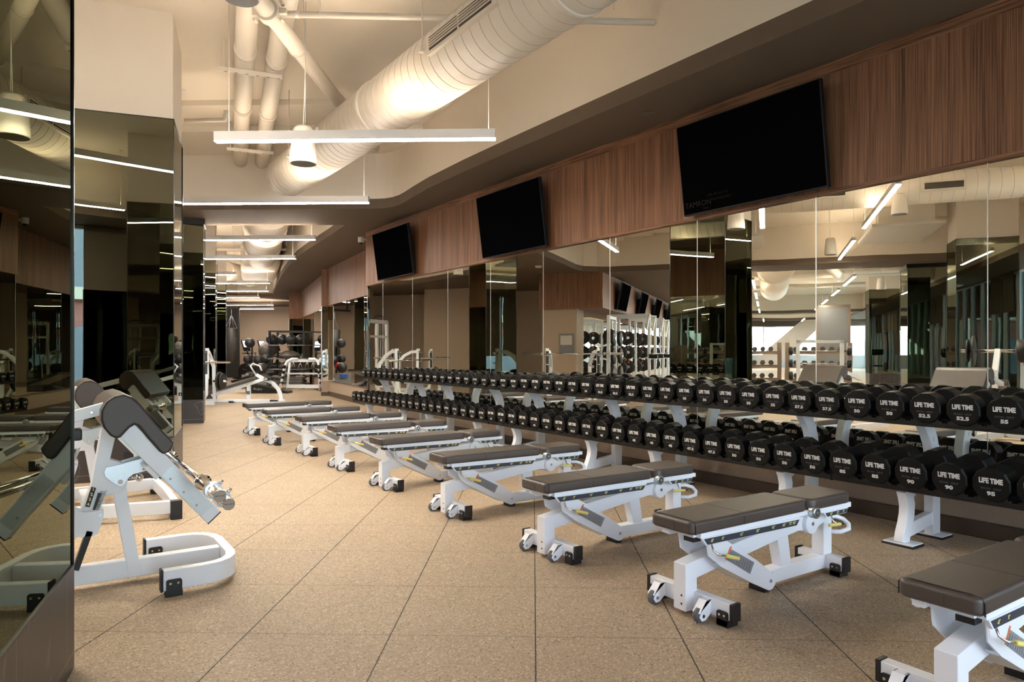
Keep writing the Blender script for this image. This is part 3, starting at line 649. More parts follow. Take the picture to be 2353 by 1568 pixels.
# ------------------------------------------------------------------ benches
def rrect(x0, x1, y0, y1, r, n=5):
    p = []
    for cx, cy, a in ((x1-r,y0+r,-90),(x1-r,y1-r,0),(x0+r,y1-r,90),(x0+r,y0+r,180)):
        p += [(cx+r*cos(R(a+90*i/n)), cy+r*sin(R(a+90*i/n))) for i in range(n+1)]
    return p
FY = lambda x, y, z: frame((x, y, z), (1,0,0), (0,0,1), (0,-1,0))     # lettering that faces -y
def make_bench(loc, label):
    t = thing('weight_bench', label, 'bench', loc, 0, 'flat adjustable benches in a row')
    # pads
    g = mb('pad'); g.prism(rrect(-.108,.742,-.127,.127,.030), .388, .449, 'z'); bp = g.build('back_pad', t, bevel=.016, seg=4)
    g = mb('piping'); yy = .1285
    g.tube([(-.088,-yy,.392),(-.088,-yy,.432),(-.088,-yy+.012,.446),(-.088,-.09,.4502),(-.088,.09,.4502),(-.088,yy-.012,.446),(-.088,yy,.432),(-.088,yy,.392)], .0022, 6)
    g.build('piping', bp)
    g = mb('piping'); g.tube([(.245,-yy+.0005,.394),(.245,-yy+.0005,.433),(.245,-.11,.4492),(.245,.11,.4492)], .0009, 5); g.build('seam', bp); g = mb('piping'); g.tube([(-.1085,-.02,.394),(-.1085,-.02,.436)], .0009, 5); g.build('seam', bp)
    g = mb('pad'); g.prism(rrect(.778,1.150,-.127,.127,.045), .384, .444, 'z'); g.build('seat_pad', t, bevel=.016, seg=4)
    # rails under the pads and the angle scales
    g = mb('white_paint'); g.box((-.035,-.112,.364),(.80,.112,.388)); g.prism([(-.035,.366),(-.006,.332),(.668,.326),(.690,.350),(.70,.366)], -.118, -.104, 'y'); g.prism([(-.035,.366),(-.006,.332),(.668,.326),(.690,.350),(.70,.366)], .104, .118, 'y'); g.build('back_rail', t, bevel=.002)
    g = mb('white_paint'); g.box((.80,-.112,.358),(1.165,.112,.384)); g.prism([(.90,.358),(.925,.333),(1.112,.333),(1.130,.358)], -.118, -.104, 'y'); g.build('seat_rail', t, bevel=.002)
    g = mb('scale_blue'); g.prism([(-.024,.3625),(.0,.3345),(.664,.3285),(.686,.3545)], -.1195, -.118, 'y'); s_ = g.build('angle_scale', t)
    for x, s in ((.030,'-8°'),(.105,'0°'),(.235,'15°'),(.355,'30°'),(.475,'45°'),(.560,'60°'),(.612,'75°'),(.645,'85°')): mb('ink_yellow').text(s, .019, FY(x,-.1203,.3490-.008*x), .0006).build('scale_number', s_)
    g = mb('scale_blue'); g.prism([(.912,.356),(.932,.336),(1.108,.336),(1.124,.356)], -.1195, -.118, 'y'); s_ = g.build('angle_scale', t)
    for x, s in ((.965,'30°'),(1.025,'15°'),(1.08,'0°')): mb('ink_yellow').text(s, .018, FY(x,-.1203,.346), .0006).build('scale_number', s_)
    g = mb('zinc'); g.lathe([(.026,-.148),(.030,-.144),(.030,-.112)], (.797,0,.378), 'y', 24); g.m('grille_dark'); g.lathe([(.016,-.1485),(.018,-.148)], (.797,0,.378), 'y', 20); g.m('zinc'); g.lathe([(.010,-.150),(.010,-.148)], (.797,0,.378), 'y', 12); g.build('hinge_knob', t); mb('zinc').lathe([(.030,.112),(.030,.146)], (.797,0,.378), 'y', 24).build('hinge_knob', t)
    # upper beam with front post
    g = mb('white_paint'); g.prism([(-.050,.018),(.026,.018),(.026,.160),(.22,.187),(.585,.236),(.80,.262),(.86,.258),(.90,.262),(.90,.325),(.83,.335),(.60,.312),(.125,.258),(-.050,.232)], -.037, .037, 'y')
    g.build('main_beam', t, bevel=.004)
    [mb('piping').cyl((-.0512,-.012,z),(-.049,-.012,z),.005,8).build('bolt', t) for z in (.05,.088)]
    mb('white_paint').prism([(.672,.095),(.752,.095),(.722,.262),(.632,.250)], -.030, .030, 'y').build('middle_post', t, bevel=.004)
    mb('white_paint').box((.515,-.034,.026),(1.05,.034,.098)).build('base_beam', t, bevel=.004)
    mb('white_paint').box((1.03,-.036,.098),(1.108,.036,.345)).build('rear_post', t, bevel=.004)
    g = mb('white_paint'); g.lathe([(.052,-.062),(.055,-.058),(.055,.058),(.052,.062)], (.888,0,.294), 'y', 28); g.prism([(.888,.349),(.96,.358),(1.03,.345),(1.03,.30),(.93,.262),(.888,.239)], -.058, -.046, 'y'); g.prism([(.888,.349),(.96,.358),(1.03,.345),(1.03,.30),(.93,.262),(.888,.239)], .046, .058, 'y')
    g.m('zinc'); g.cyl((.888,-.066,.294),(.888,-.06,.294),.010,10); g.build('pivot_plate', t)
    # cross feet
    g = mb('white_paint'); g.box((.002,-.238,.030),(.052,.238,.102)); g.build('front_foot', t, bevel=.003)
    g = mb('white_paint'); g.box((1.045,-.130,.030),(1.098,.130,.100)); g.build('rear_foot', t, bevel=.003)
    for x0, x1, y0, s in ((.002,.052,.238,1),(.002,.052,.238,-1),(1.045,1.098,.130,1),(1.045,1.098,.130,-1)):
        a, b = sorted((s*y0, s*(y0+.018))); mb('rubber').box((x0-.003,a,.026),(x1+.003,b,.105)).build('end_cap', t, bevel=.003)
        a, b = sorted((s*(y0-.062), s*(y0-.004))); g = mb('rubber'); g.box((x0-.012,a,.0),(x1+.010,b,.030)); g.prism([(p[0], p[1]) for p in rrect(a, b, .004, .068, .012)], x0-.012, x0-.004, 'x')
        g.m('chrome'); [g.cyl((x0-.0145,y_,.05),(x0-.012,y_,.05),.0055,8) for y_ in (a+.016, b-.016)]; g.build('foot_pad', t)
    g = mb('rubber'); g.box((.505,-.045,.0),(.545,.045,.030)); g.prism(rrect(.515,.552,.0,.088,.01), -.046, -.034, 'y'); g.m('chrome'); g.cyl((.538,-.048,.072),(.538,-.045,.072),.006,8); g.build('foot_pad', t)
    # transport wheels
    for y in (-.118, .158):
        g = mb('white_paint')
        for dy in (-.022, .016): g.prism([(.002,.098),(.002,.040),(-.035,.012),(-.060,.010),(-.075,.030),(-.060,.058),(-.030,.098)], y+dy, y+dy+.006, 'y')
        g.prism([(-.030,.098),(.002,.098),(.002,.092),(-.034,.092),(-.070,.044),(-.075,.048)], y-.022, y+.022, 'y'); b_ = g.build('wheel_bracket', t, bevel=.0015)
        g = mb('wheel_grey'); g.lathe([(.027,-.014),(.033,-.010),(.033,.010),(.027,.014)], (-.052,y,.033), 'y', 24); g.m('zinc'); g.cyl((-.052,y-.0245,.033),(-.052,y-.02,.033),.008,10); g.build('wheel', t)
    # adjusting strut: a channel of two side plates
    pr = [(.030,.345),(.060,.352),(.175,.318),(.395,.190),(.515,.108)] + [(.497+.047*cos(R(a)), .073+.047*sin(R(a))) for a in (50,20,-10,-40,-70,-100,-125)] + [(.372,.080),(.14,.200),(.045,.268)]
    g = mb('white_paint'); g.prism(pr, -.086, -.079, 'y'); g.prism(pr, .079, .086, 'y'); g.prism([(.14,.200),(.372,.080),(.376,.087),(.145,.208)], -.079, .079, 'y'); g.m('zinc'); g.cyl((.497,-.092,.073),(.497,-.086,.073),.009,10)
    st = g.build('adjusting_strut', t, bevel=.0015)
    g = mb('sticker_grey'); g.prism([(.190,.282),(.372,.185),(.341,.134),(.163,.235)], -.0868, -.0861, 'y'); g.m('sticker_orange'); g.prism([(.199,.290),(.208,.285),(.170,.232),(.160,.238)], -.0870, -.0861, 'y')
    g.m('poster_grey')
    for k in range(9):
        a = V((.205+.0175*k,0,.262-.0093*k)); d = V((-.021,0,-.037)); g.tube([a+V((0,-.0872,0)), a+d+V((0,-.0872,0))], 0, rect=(.0006,.0035), up=(.88,0,-.47))
    g.build('warning_label', st)
    # release handles
    g = mb('chrome'); g.tube([(.045,-.10,.338),(.042,-.115,.300),(.052,-.135,.286),(.105,-.14,.272)], .005, 8); h = g.build('release_handle', t); mb('yellow_grip').tube([(.097,-.14,.274),(.102,-.14,.2735),(.185,-.14,.2475),(.190,-.14,.246)], [.007,.0095,.0095,.007], 12).build('grip', h)
    g = mb('chrome'); g.tube([(1.005,-.09,.335),(1.005,-.105,.300),(1.02,-.12,.287),(1.075,-.12,.278)], .005, 8); h = g.build('release_handle', t); mb('yellow_grip').tube([(.942,-.12,.289),(.948,-.12,.289),(1.045,-.12,.282),(1.052,-.12,.282)], [.006,.009,.009,.006], 12).build('grip', h)
    g = mb('white_paint'); g.tube([(1.10,-.02,.215),(1.15,-.06,.213),(1.205,-.075,.225),(1.228,-.06,.245),(1.225,-.03,.268),(1.18,-.01,.285),(1.10,.0,.29)], .0125, 12); g.build('carry_handle', t)
    g = mb('white_paint'); g.box((-.055,-.085,.366),(-.012,-.035,.388)); g.m('rubber'); g.box((-.058,-.088,.346),(-.008,-.032,.366)); g.build('rubber_stop', t)
    g = mb('white_paint'); g.box((-.06,.06,.355),(.02,.10,.388)); g.build('rail_bracket', t)
    return t
bench = make_bench((2.463,2.205,0), 'flat bench with its full white frame in view, nearest complete one at lower right')
for x, y, rz, lab in ((2.46,1.075,0,'flat bench cut off by the lower right corner of the photo'),
        (2.463,3.273,.6,'flat bench just behind the nearest complete bench'),
        (2.480,4.500,-1.0,'flat bench in the middle of the row, third complete one from the camera'),
        (2.497,5.675,1.0,'flat bench fifth from the far end of the bench row'),
        (2.525,6.849,-1.0,'flat bench fourth from the far end of the bench row'),
        (2.552,8.039,-1.5,'flat bench third from the far end of the bench row'),
        (2.471,9.206,-2.0,'flat bench second from the far end of the bench row'),
        (2.515,10.428,0,'farthest flat bench of the row, closest to the incline sit-up bench')):
    dup(bench, (x,y,0), R(rz), lab)

# ------------------------------------------------------------------ dumbbell racks and dumbbells
TILT = R(5); UPX, UPZ, LOX, LOZ = 4.50, .845, 4.33, .457
def rack_parts(t):
    for s in (-1, 1):
        y = s*.645
        g = mb('white_paint'); g.tube([(4.415,y,.015),(4.425,y,.06),(4.455,y,.12),(4.475,y,.18),(4.480,y,.24),(4.462,y,.30),(4.44,y,.345)], 0, rect=(.058,.085), up=(1,0,0))
        g.tube([(4.46,y,.085),(4.76,y,.12)], 0, rect=(.048,.085), up=(0,0,1)); g.build('front_leg', t, bevel=.004)
        g = mb('white_paint'); g.tube([(4.80,y,.015),(4.80,y,.44),(4.795,y,.54),(4.77,y,.62),(4.735,y,.68),(4.69,y,.735),(4.665,y,.77)], 0, rect=(.058,.095), up=(1,0,0)); g.build('rear_post', t, bevel=.004)
        g = mb('white_paint'); g.box((4.36,y-.09,.012),(4.495,y+.09,.020)); g.m('rubber'); g.box((4.355,y-.095,.0),(4.50,y+.095,.012)); g.build('foot_plate', t, bevel=.003)
        g = mb('white_paint'); g.box((4.735,y-.09,.012),(4.87,y+.09,.020)); g.m('rubber'); g.box((4.73,y-.095,.0),(4.875,y+.095,.012)); g.build('foot_plate', t, bevel=.003)
        g = mb('white_paint'); g.prism([(4.50,.33),(4.62,.355),(4.60,.33),(4.52,.28)], y-.02, y+.02, 'y'); g.m('zinc'); g.cyl((4.575,y-.03,.315),(4.575,y+.03,.315),.007,8); g.build('tray_bracket', t)
    for nm, X0, Z0, d in (('upper_tray', UPX, UPZ, .34), ('lower_tray', LOX, LOZ, .38)):
        g = mb('tray_black'); Xf = MX.Translation((X0,0,Z0)) @ MX.Rotation(-TILT,4,'Y')
        g.box((.015,-1.068,-.108),(d,1.068,-.100), X=Xf); g.box((.015,-1.068,-.115),(.022,1.068,-.085), X=Xf); g.box((d-.007,-1.068,-.115),(d,1.068,-.085), X=Xf)
        for y in (-1.069, 1.065): g.box((.012,y,-.118),(d,y+.005,-.075), X=Xf)
        g.build(nm, t)
    mb('sticker_grey').box((4.752,.615-.0,.62),(4.756,.67,.645)).build('maker_plate', t)
def saddle_mesh(Rr, th, gap):
    g = mb('tray_black')
    for x0 in (.0,):
        pr = [((Rr+.003)*cos(R(a)), (Rr+.003)*sin(R(a))) for a in range(222, 319, 8)]; pr += [(.078,-.078),(.088,-.072),(.092,-.08),(.075,-.1005),(-.075,-.1005),(-.092,-.08),(-.088,-.072),(-.078,-.078)][::1]
        g.prism(pr, x0, x0+.035, 'x')
    return g.mesh('saddle')
racks = []
RL = ('dumbbell rack at the right edge of the photo, nearest the camera','dumbbell rack section under the 35s and 37.5s, second from the near end','middle section of the long dumbbell rack','dumbbell rack section next to the farthest one','farthest section of the long two-tier dumbbell rack')
SAD = saddle_mesh(.092, .12, .13)
for k in range(5):
    yc = 1.5775+2.145*k
    if k == 0:
        t = thing('dumbbell_rack', RL[0], 'rack', (0,yc,0), 0, 'two-tier dumbbell racks along the mirror'); rack_parts(t)
        rack0 = t
        for X0, Z0 in ((UPX,UPZ),(LOX,LOZ)):
            for j in range(10):
              for dx in (.014, .238 if X0 == UPX else .268):
                o = bpy.data.objects.new('saddle', SAD); C.objects.link(o); o.parent = t
                o.matrix_local = MX.Translation((X0, 1.70+.2145*(j-5)-yc, Z0)) @ MX.Rotation(-TILT,4,'Y') @ MX.Translation((dx,0,0))
    else: dup(rack0, (0,yc,0), 0, RL[k])

def ngon(r, n=12, off=15): return [(r*cos(R(off+360*i/n)), r*sin(R(off+360*i/n))) for i in range(n)]
DB = {}
def db_meshes(w):
    if w >= 85: Rr, th = .098, .140
    elif w >= 52: Rr, th = .095, .108
    elif w >= 40: Rr, th = .094, .095
    elif w >= 30: Rr, th = .092, .080
    elif w >= 20: Rr, th = .082, .075
    else: Rr, th = .074, .055
    if w not in DB:
        g = mb('urethane'); a = [g.bm.verts.new((0,)+p) for p in ngon(Rr*.93)]; b = [g.bm.verts.new((.008,)+p) for p in ngon(Rr)]; c = [g.bm.verts.new((th-.008,)+p) for p in ngon(Rr)]; d = [g.bm.verts.new((th,)+p) for p in ngon(Rr*.93)]
        g._fin([g.bm.faces.new(a), g.bm.faces.new(d[::-1])] + [g.bm.faces.new((p[i],q[i],q[(i+1)%12],p[(i+1)%12])) for p, q in ((a,b),(b,c),(c,d)) for i in range(12)])
        head = g.mesh('head'); h = mb('chrome'); h.lathe([(.031,0),(.031,.012),(.024,.022),(.020,.030),(.0205,.065),(.020,.100),(.024,.108),(.031,.118),(.031,.130)], (th,0,0), 'x', 18); hd = h.mesh('handle')
        k = Rr/.094; L_ = 2*th+.13; le = []
        for X in (frame((-.0012,0,0),(0,-1,0),(0,0,1),(-1,0,0)), frame((L_+.0012,0,0),(0,1,0),(0,0,1),(1,0,0))):
            g = mb('ink_white'); g.text('LIFE TIME', .0325*k, X @ MX.Translation((0,.021*k,0)) @ MX.Diagonal((.84,1.15,1,1)), .0017*k)
            le.append(g.mesh('lettering')); g = MB(); g.m('ink_grey'); g.text('IRON  GRIP', .0165*k, X @ MX.Translation((0,-.020*k,0)) @ MX.Diagonal((1.15,.9,1,1)), .0); g.m('ink_white'); g.text(('%g' % w), .033*k, X @ MX.Translation((0,-.046*k,0)) @ MX.Diagonal((1.2,.85,1,1)), .0017*k); le.append(g.mesh('weight_number'))
        DB[w] = (head, hd, le, Rr, th, L_)
    return DB[w]
def dumbbell(w, X0, Z0, y, label, group, read=True):
    head, hd, le, Rr, th, L_ = db_meshes(w)
    drop = .094-Rr
    o = bpy.data.objects.new('dumbbell', None); C.objects.link(o); o.empty_display_size = .05
    o.location = (X0, y, Z0-drop*.9); o.rotation_euler = (0, -TILT, 0); tag(o, label, 'dumbbell', group)
    for k, (nm, me, x) in enumerate((('head', head, 0), ('head', head, th+.13), ('handle', hd, 0))):
        c = bpy.data.objects.new(nm, me); C.objects.link(c); c.parent = o; c.location = (x, 0, 0)
        if k < 2:
            for m2 in le[2*k:2*k+2]:
                d = bpy.data.objects.new(m2.name.split('.')[0], m2); C.objects.link(d); d.parent = c; d.location = (-x, 0, 0)
upper = {-2:57.5,-1:55,0:55,1:52.5,2:52.5,3:50,4:50,5:37.5,6:37.5}; upper.update({i:35 for i in range(7,13)}); upper.update({i:32.5 for i in range(13,17)}); upper.update({i:30 for i in range(17,23)})
upper.update({23:27.5,24:27.5,25:17.5,26:17.5,27:15,28:15,29:15,30:15,31:12,32:12,33:12.5,34:12.5}); upper.update({i:10 for i in range(35,39)}); upper.update({39:8,40:8,41:8,42:5,43:5,44:5})
lower = {-2:100,-1:95,0:95,1:90,2:90,3:85,4:85,5:50,6:50,7:50,8:50,9:47.5,10:47.5}; lower.update({i:45 for i in range(11,17)}); lower.update({17:42.5,18:42.5}); lower.update({i:40 for i in range(19,25)})
lower.update({25:27.5,26:27.5}); lower.update({i:25 for i in range(27,35)}); lower.update({35:22.5,36:22.5}); lower.update({i:20 for i in range(37,45)})
for shelf, tab, X0, Z0 in (('upper', upper, UPX, UPZ), ('lower', lower, LOX, LOZ)):
    for i in range(-2, 45):
        w = tab[i]; same = sorted(j for j in tab if tab[j] == w)
        if i < 0: lab = 'dumbbell on the %s shelf beyond the photo\'s right edge, %s past it' % (shelf, 'one' if i == -1 else 'two')
        elif i > 26: lab = 'small dumbbell on the %s shelf, %s from the far left end' % (shelf, NTH[44-i])
        else:
            vis = [j for j in same if j >= 0]; k = vis.index(i)
            lab = 'black dumbbell marked %g on the %s shelf' % (w, shelf)
            if len(vis) > 1: lab += (', right one of the two' if k == 0 else ', left one of the two') if len(vis) == 2 else ', %s such from the right' % NTH[k]
        dumbbell(w, X0, Z0, 1.70+.2145*i, lab, 'dumbbells on the %s shelf' % shelf)
# ------------------------------------------------------------------ curl benches beside the pillars
def sh(m_, dx): bmesh.ops.translate(m_.bm, verts=m_.bm.verts, vec=(-dx,0,0)); return m_
XO = .45
def curl_bench(loc, label, kind=0):
    t = thing('curl_bench', label, 'curl bench', loc, 0)
    def B(m_, name, par=t, **k): return sh(m_, XO).build(name, par, **k)
    if kind == 0:
        path = [(.49,-.335,.08),(.68,-.335,.08),(.745,-.322,.08),(.795,-.285,.08),(.825,-.235,.08),(.84,-.16,.08),(.84,.16,.08),(.825,.235,.08),(.795,.285,.08),(.745,.322,.08),(.68,.335,.08),(.49,.335,.08)]
        g = mb('white_paint'); g.tube(path, 0, rect=(.05,.10), up=(0,0,1)); B(g, 'u_base', bevel=.005)
        for s in (-1,1):
            B(mb('rubber').box((.478,s*.335-.027,.026),(.490,s*.335+.027,.134)), 'end_cap', bevel=.003)
            g = mb('rubber'); g.box((.50,s*.335-.034,.0),(.575,s*.335+.034,.03)); g.prism(rrect(.502,.573,.005,.085,.012), s*.335-.036, s*.335-.027, 'y'); g.m('chrome'); [g.cyl((x,s*.335-.039,.066),(x,s*.335-.036,.066),.006,8) for x in (.52,.555)]; B(g, 'foot_pad')
        B(mb('rubber').box((.80,-.04,0),(.86,.04,.03)), 'foot_pad')
        B(mb('white_paint').box((-.80,-.032,.03),(.815,.032,.122)), 'base_beam', bevel=.005)
        g = mb('white_paint'); g.box((-.86,-.26,.03),(-.80,.26,.10)); g.m('rubber'); g.box((-.865,-.28,.0),(-.795,-.22,.04)); g.box((-.865,.22,.0),(-.795,.28,.04)); B(g, 'rear_foot', bevel=.004)
    else:
        g = mb('white_paint'); g.tube([(.835,-.53,.085),(.30,-.40,.085),(-.70,-.40,.085)], 0, rect=(.05,.09), up=(0,0,1)); g.tube([(.835,.53,.085),(.30,.40,.085),(-.70,.40,.085)], 0, rect=(.05,.09), up=(0,0,1))
        g.tube([(.835,-.53,.085),(.845,0,.085),(.835,.53,.085)], 0, rect=(.05,.09), up=(0,0,1)); g.box((.28,-.40,.05),(.34,.40,.12)); B(g, 'base_frame', bevel=.004)
        for s in (-1,1): B(mb('rubber').box((.80,s*.55-.03,0),(.875,s*.55+.03,.135)), 'foot_pad', bevel=.004)
        [B(mb('chrome').cyl((x,-.46,z),(x,-.425,z),.011,10), 'bolt') for x in (.30,.35) for z in (.065,.105)]
    # leaning leg, spine and seat post
    B(mb('white_paint').prism([(.373,.03),(.435,.03),(.358,.515),(.300,.49)], -.036, .036, 'y'), 'leaning_leg', bevel=.005)
    B(mb('white_paint').prism([(.250,.800),(.318,.790),(.290,.650),(.345,.625),(.372,.56),(.362,.50),(.330,.470),(.270,.468),(.245,.405),(.16,.400),(.205,.520)], -.040, .040, 'y'), 'spine', bevel=.004)
    g = mb('white_paint'); g.prism([(-.10,.42),(.12,.42),(.175,.395),(.262,.400),(.258,.36),(.235,.285),(.215,.275),(-.10,.285)], -.055, -.045, 'y'); g.prism([(-.10,.42),(.12,.42),(.175,.395),(.262,.400),(.258,.36),(.235,.285),(.215,.275),(-.10,.285)], .045, .055, 'y')
    g.m('zinc'); g.cyl((.243,-.062,.377),(.243,-.055,.377),.010,12); g.cyl((.10,-.062,.377),(.10,-.055,.377),.010,12); B(g, 'side_plate')
    B(mb('rubber').tube([(.200,-.03,.30),(.140,-.03,.115)], 0, rect=(.05,.028), up=(1,0,0)), 'seat_rod')
    g = mb('white_paint'); g.tube([(.05,0,.11),(.02,0,.42),(-.02,0,.52)], 0, rect=(.06,.07), up=(1,0,0)); B(g, 'seat_post', bevel=.004)
    B(mb('pad').prism(rrect(-.30,.08,-.17,.17,.05), .50, .565, 'z'), 'seat_pad', bevel=.02, seg=4)
    # number strip and spring
    g = mb('rubber'); g.prism([(.207,.520),(.228,.512),(.200,.418),(.180,.424)], -.0425, -.0405, 'y'); st = B(g, 'number_strip')
    g = mb('ink_yellow')
    for k, c_ in enumerate('1234'): g.text(c_, .022, FY(.215-.0072*k,-.0432,.505-.024*k), .0006)
    B(g, 'numbers', st)
    co = [(.262-.032*i/90+.012*cos(i*2*pi/6), -.045+.012*sin(i*2*pi/6), .495-.092*i/90) for i in range(91)]
    B(mb('zinc').tube(co, .0022, 5), 'spring'); B(mb('rubber').prism([(.236,.488),(.252,.482),(.235,.405),(.212,.405)], -.055, -.042, 'y'), 'stop_block')
    # arms under the wrap-over pad
    for s in (-1,1):
        y0 = s*.268-.028; a = B(mb('white_paint').prism([(.300,.800),(.372,.850),(.765,.372),(.704,.317)], y0, y0+.056, 'y'), 'arm', bevel=.005)
        g = mb('zinc')
        for yy in (y0-.0012, y0+.056): g.prism([(.490,.585),(.540,.628),(.727,.405),(.674,.362)], yy, yy+.0012, 'y')
        g.m('chrome'); [g.cyl((x,y0-.003,z),(x,y0,z),.006,8) for x, z in ((.53,.565),(.59,.492),(.65,.42))]; B(g, 'wear_plate', a)
        B(mb('rubber').prism([(.765,.372),(.768,.369),(.706,.314),(.703,.318)], y0, y0+.056, 'y'), 'end_cap', a)
    B(mb('white_paint').prism([(.42,.62),(.47,.66),(.52,.60),(.47,.56)], -.26, .26, 'y'), 'cross_plate', bevel=.004)
    # wrap-over pad
    pr = [(.296,.782),(.270,.797),(.243,.835),(.231,.875),(.233,.920),(.252,.958),(.284,.984),(.325,.993),(.362,.978),(.395,.944),(.470,.838),(.546,.742),(.540,.722),(.520,.697),(.500,.690),(.484,.703),(.43,.775),(.388,.838),(.372,.845),(.350,.832),(.312,.788)]
    pd = B(mb('pad').prism(pr, -.31, .31, 'y'), 'arm_pad', bevel=.012, seg=4)
    for s in (-1,1):
        k = .975; cx, cz = .36, .86
        B(mb('piping').tube([(cx+(x-cx)*k, s*.3095, cz+(z-cz)*k) for x, z in pr+pr[:1]], .002, 5), 'piping', pd)
    # catch plate, pull pin
    g = mb('zinc'); g.prism([(.262,.590),(.270,.612),(.33,.622),(.45,.650),(.50,.655),(.50,.615),(.455,.580),(.39,.568),(.362,.545),(.352,.522),(.335,.512),(.316,.520),(.268,.565)], -.062, -.056, 'y'); g.prism([(.262,.590),(.270,.612),(.33,.622),(.45,.650),(.50,.655),(.50,.615),(.455,.580),(.39,.568),(.362,.545),(.352,.522),(.335,.512),(.316,.520),(.268,.565)], .056, .062, 'y')
    g.m('chrome'); g.cyl((.332,-.070,.535),(.332,-.062,.535),.012,12); B(g, 'catch_plate')
    g = mb('chrome'); g.cyl((.43,-.065,.592),(.46,-.065,.592),.006,10); h = B(g, 'release_pin'); B(mb('yellow_grip').cyl((.46,-.065,.592),(.52,-.065,.588),.011,12), 'grip', h)
    g = mb('chrome'); g.cyl((.37,-.05,.552),(.405,-.05,.548),.010,12); g.sphere((.418,-.05,.546),.021); B(g, 'pull_knob')
    g = mb('white_paint'); g.prism([(-.30,.80),(.27,.955),(.275,.90),(-.30,.745)], -.215, -.165, 'y'); g.m('zinc'); g.cyl((.20,-.22,.905),(.20,-.215,.905),.008,10); B(g, 'side_arm', bevel=.004)
    B(mb('rubber').box((.02,-.235,.775),(.16,-.15,.83)), 'arm_bumper', bevel=.008)
    return t
curl_bench((XO,4.11,0), 'white curl bench with curved base beside the left pillar, two chrome bars on it')
curl_bench((XO-.04,6.02,0), 'second curl bench behind the front one, tucked by the wide pillar, wider foot frame', 1)
def bar(x, z, y0, y1, label):
    t = thing('curl_barbell', label, 'barbell', (x,(y0+y1)/2,z)); h = (y1-y0)/2
    mb('chrome').tube([(0,-h+.38,0),(0,h-.38,0)], .0145, 14).build('shaft', t)
    for s in (-1,1):
        v = mb('chrome').lathe([(.0245,0),(.026,.004),(.026,.36),(.036,.362),(.036,.382),(.022,.386),(.022,.40)], (0,0,0), 'y', 24, X=MX.Translation((0,s*h,0)) @ MX.Rotation(0 if s < 0 else pi,4,'Z')).build('sleeve', t)
        g = mb('zinc'); X = MX.Translation((0,s*h,0)) @ MX.Rotation(0 if s < 0 else pi,4,'Z'); g.prism(ngon(.037,8,22), .13, .165, 'y', X=X); g.m('chrome'); g.cyl(X @ V((.02,.147,.02)), X @ V((.040,.147,.040)), .008, 8); g.build('collar_clamp', t)
        g = mb('grille_dark'); g.text('IRON GRIP', .008, frame((0,s*(h+.0006),0),(-s*1.,0,0),(0,0,1),(0,s,0))); g.build('end_lettering', t)
    return t
bar(.612,.600,3.06,5.0,'chrome bar nearer the pad of the front curl bench'); bar(.655,.553,3.10,5.04,'chrome bar lower on the arms of the front curl bench')
bar(.60,.600,5.5,6.6,'chrome bar resting on the rear curl bench')

# ------------------------------------------------------------------ barbell benches, sit-up bench
def plate(g, c, r, w, ax='x', X=None): g.lathe([(r*.3,-w*.4),(r*.93,-w*.3),(r,-w*.2),(r,w*.2),(r*.93,w*.3),(r*.3,w*.4)], c, ax, 28, X=X)
def barbell_bench(loc, rz, label, bar_z=1.0, bar_label='', group=None, hi=None):
    """barbell along local x, bench along -y"""
    t = thing('barbell_bench', label, 'barbell bench', loc, rz, group)
    for s in (-1,1):
        g = mb('white_paint'); g.box((s*.55-.035,-.03,.62),(s*.55+.035,.04,1.26)); g.tube([(s*.55,.0,.65),(s*.55,-.02,.30),(s*.42,-.05,.05)], 0, rect=(.06,.06), up=(0,1,0)); g.build('upright', t, bevel=.004)
        g = mb('white_paint'); g.tube([(s*.55,.0,1.19),(s*.50,.18,1.18),(s*.46,.36,1.08),(s*.44,.56,.86),(s*.44,.60,.10)], 0, rect=(.06,.07), up=(0,0,1)); g.build('rear_arch', t, bevel=.004)
        g = mb('rubber'); g.box((s*.55-.03,-.036,.72),(s*.55+.03,-.030,1.2)); g.build('bar_guard', t)
        [mb('zinc').box((s*.55-.02,-.10,z),(s*.55+.02,-.03,z+.02)).build('bar_hook', t) for z in ((bar_z-.045,1.16) if bar_z < 1.1 else (bar_z-.045,.9))]
    g = mb('white_paint'); g.box((-.45,.55,.03),(.45,.62,.11)); g.box((-.035,-1.1,.03),(.035,.6,.11)); g.box((-.30,-1.15,.03),(.30,-1.08,.10)); g.build('base_frame', t, bevel=.004)
    g = mb('white_paint'); g.box((-.03,-.9,.10),(.03,-.84,.40)); g.box((-.03,-.15,.10),(.03,-.09,.44)); g.box((-.04,-1.0,.38),(.04,.1,.43)); g.build('bench_frame', t, bevel=.004)
    g = mb('pad'); g.prism(rrect(-.14,.14,-1.05,.12,.04), .43, .49, 'z'); g.build('bench_pad', t, bevel=.015, seg=3)
    for s in (-1,1):
        g = mb('plate_black'); plate(g, (s*.62,.45,.55), .20, .06); plate(g, (s*.69,.45,.55), .17, .05); g.m('chrome'); g.cyl((s*.48,.45,.55),(s*.80,.45,.55),.025); g.build('stored_plates', t)
    b = thing('olympic_barbell', bar_label, 'barbell', V(loc) + MX.Rotation(rz,3,'Z') @ V((0,-.065,bar_z)), rz, group and 'barbells on the barbell benches')
    mb('chrome').cyl((-.66,0,0),(.66,0,0),.014,12).build('shaft', b)
    for s in (-1,1): mb('chrome').lathe([(.038,0),(.038,.025),(.025,.028),(.025,.42)], (0,0,0), 'x', 16, X=MX.Translation((s*.66,0,0)) @ MX.Rotation(0 if s > 0 else pi,4,'Z')).build('sleeve', b)
    return t
barbell_bench(TW(-7.35,14.3), RT, 'white barbell bench half hidden by the capped pillar, bar racked on it', .97, 'barbell on the bench beside the capped pillar')
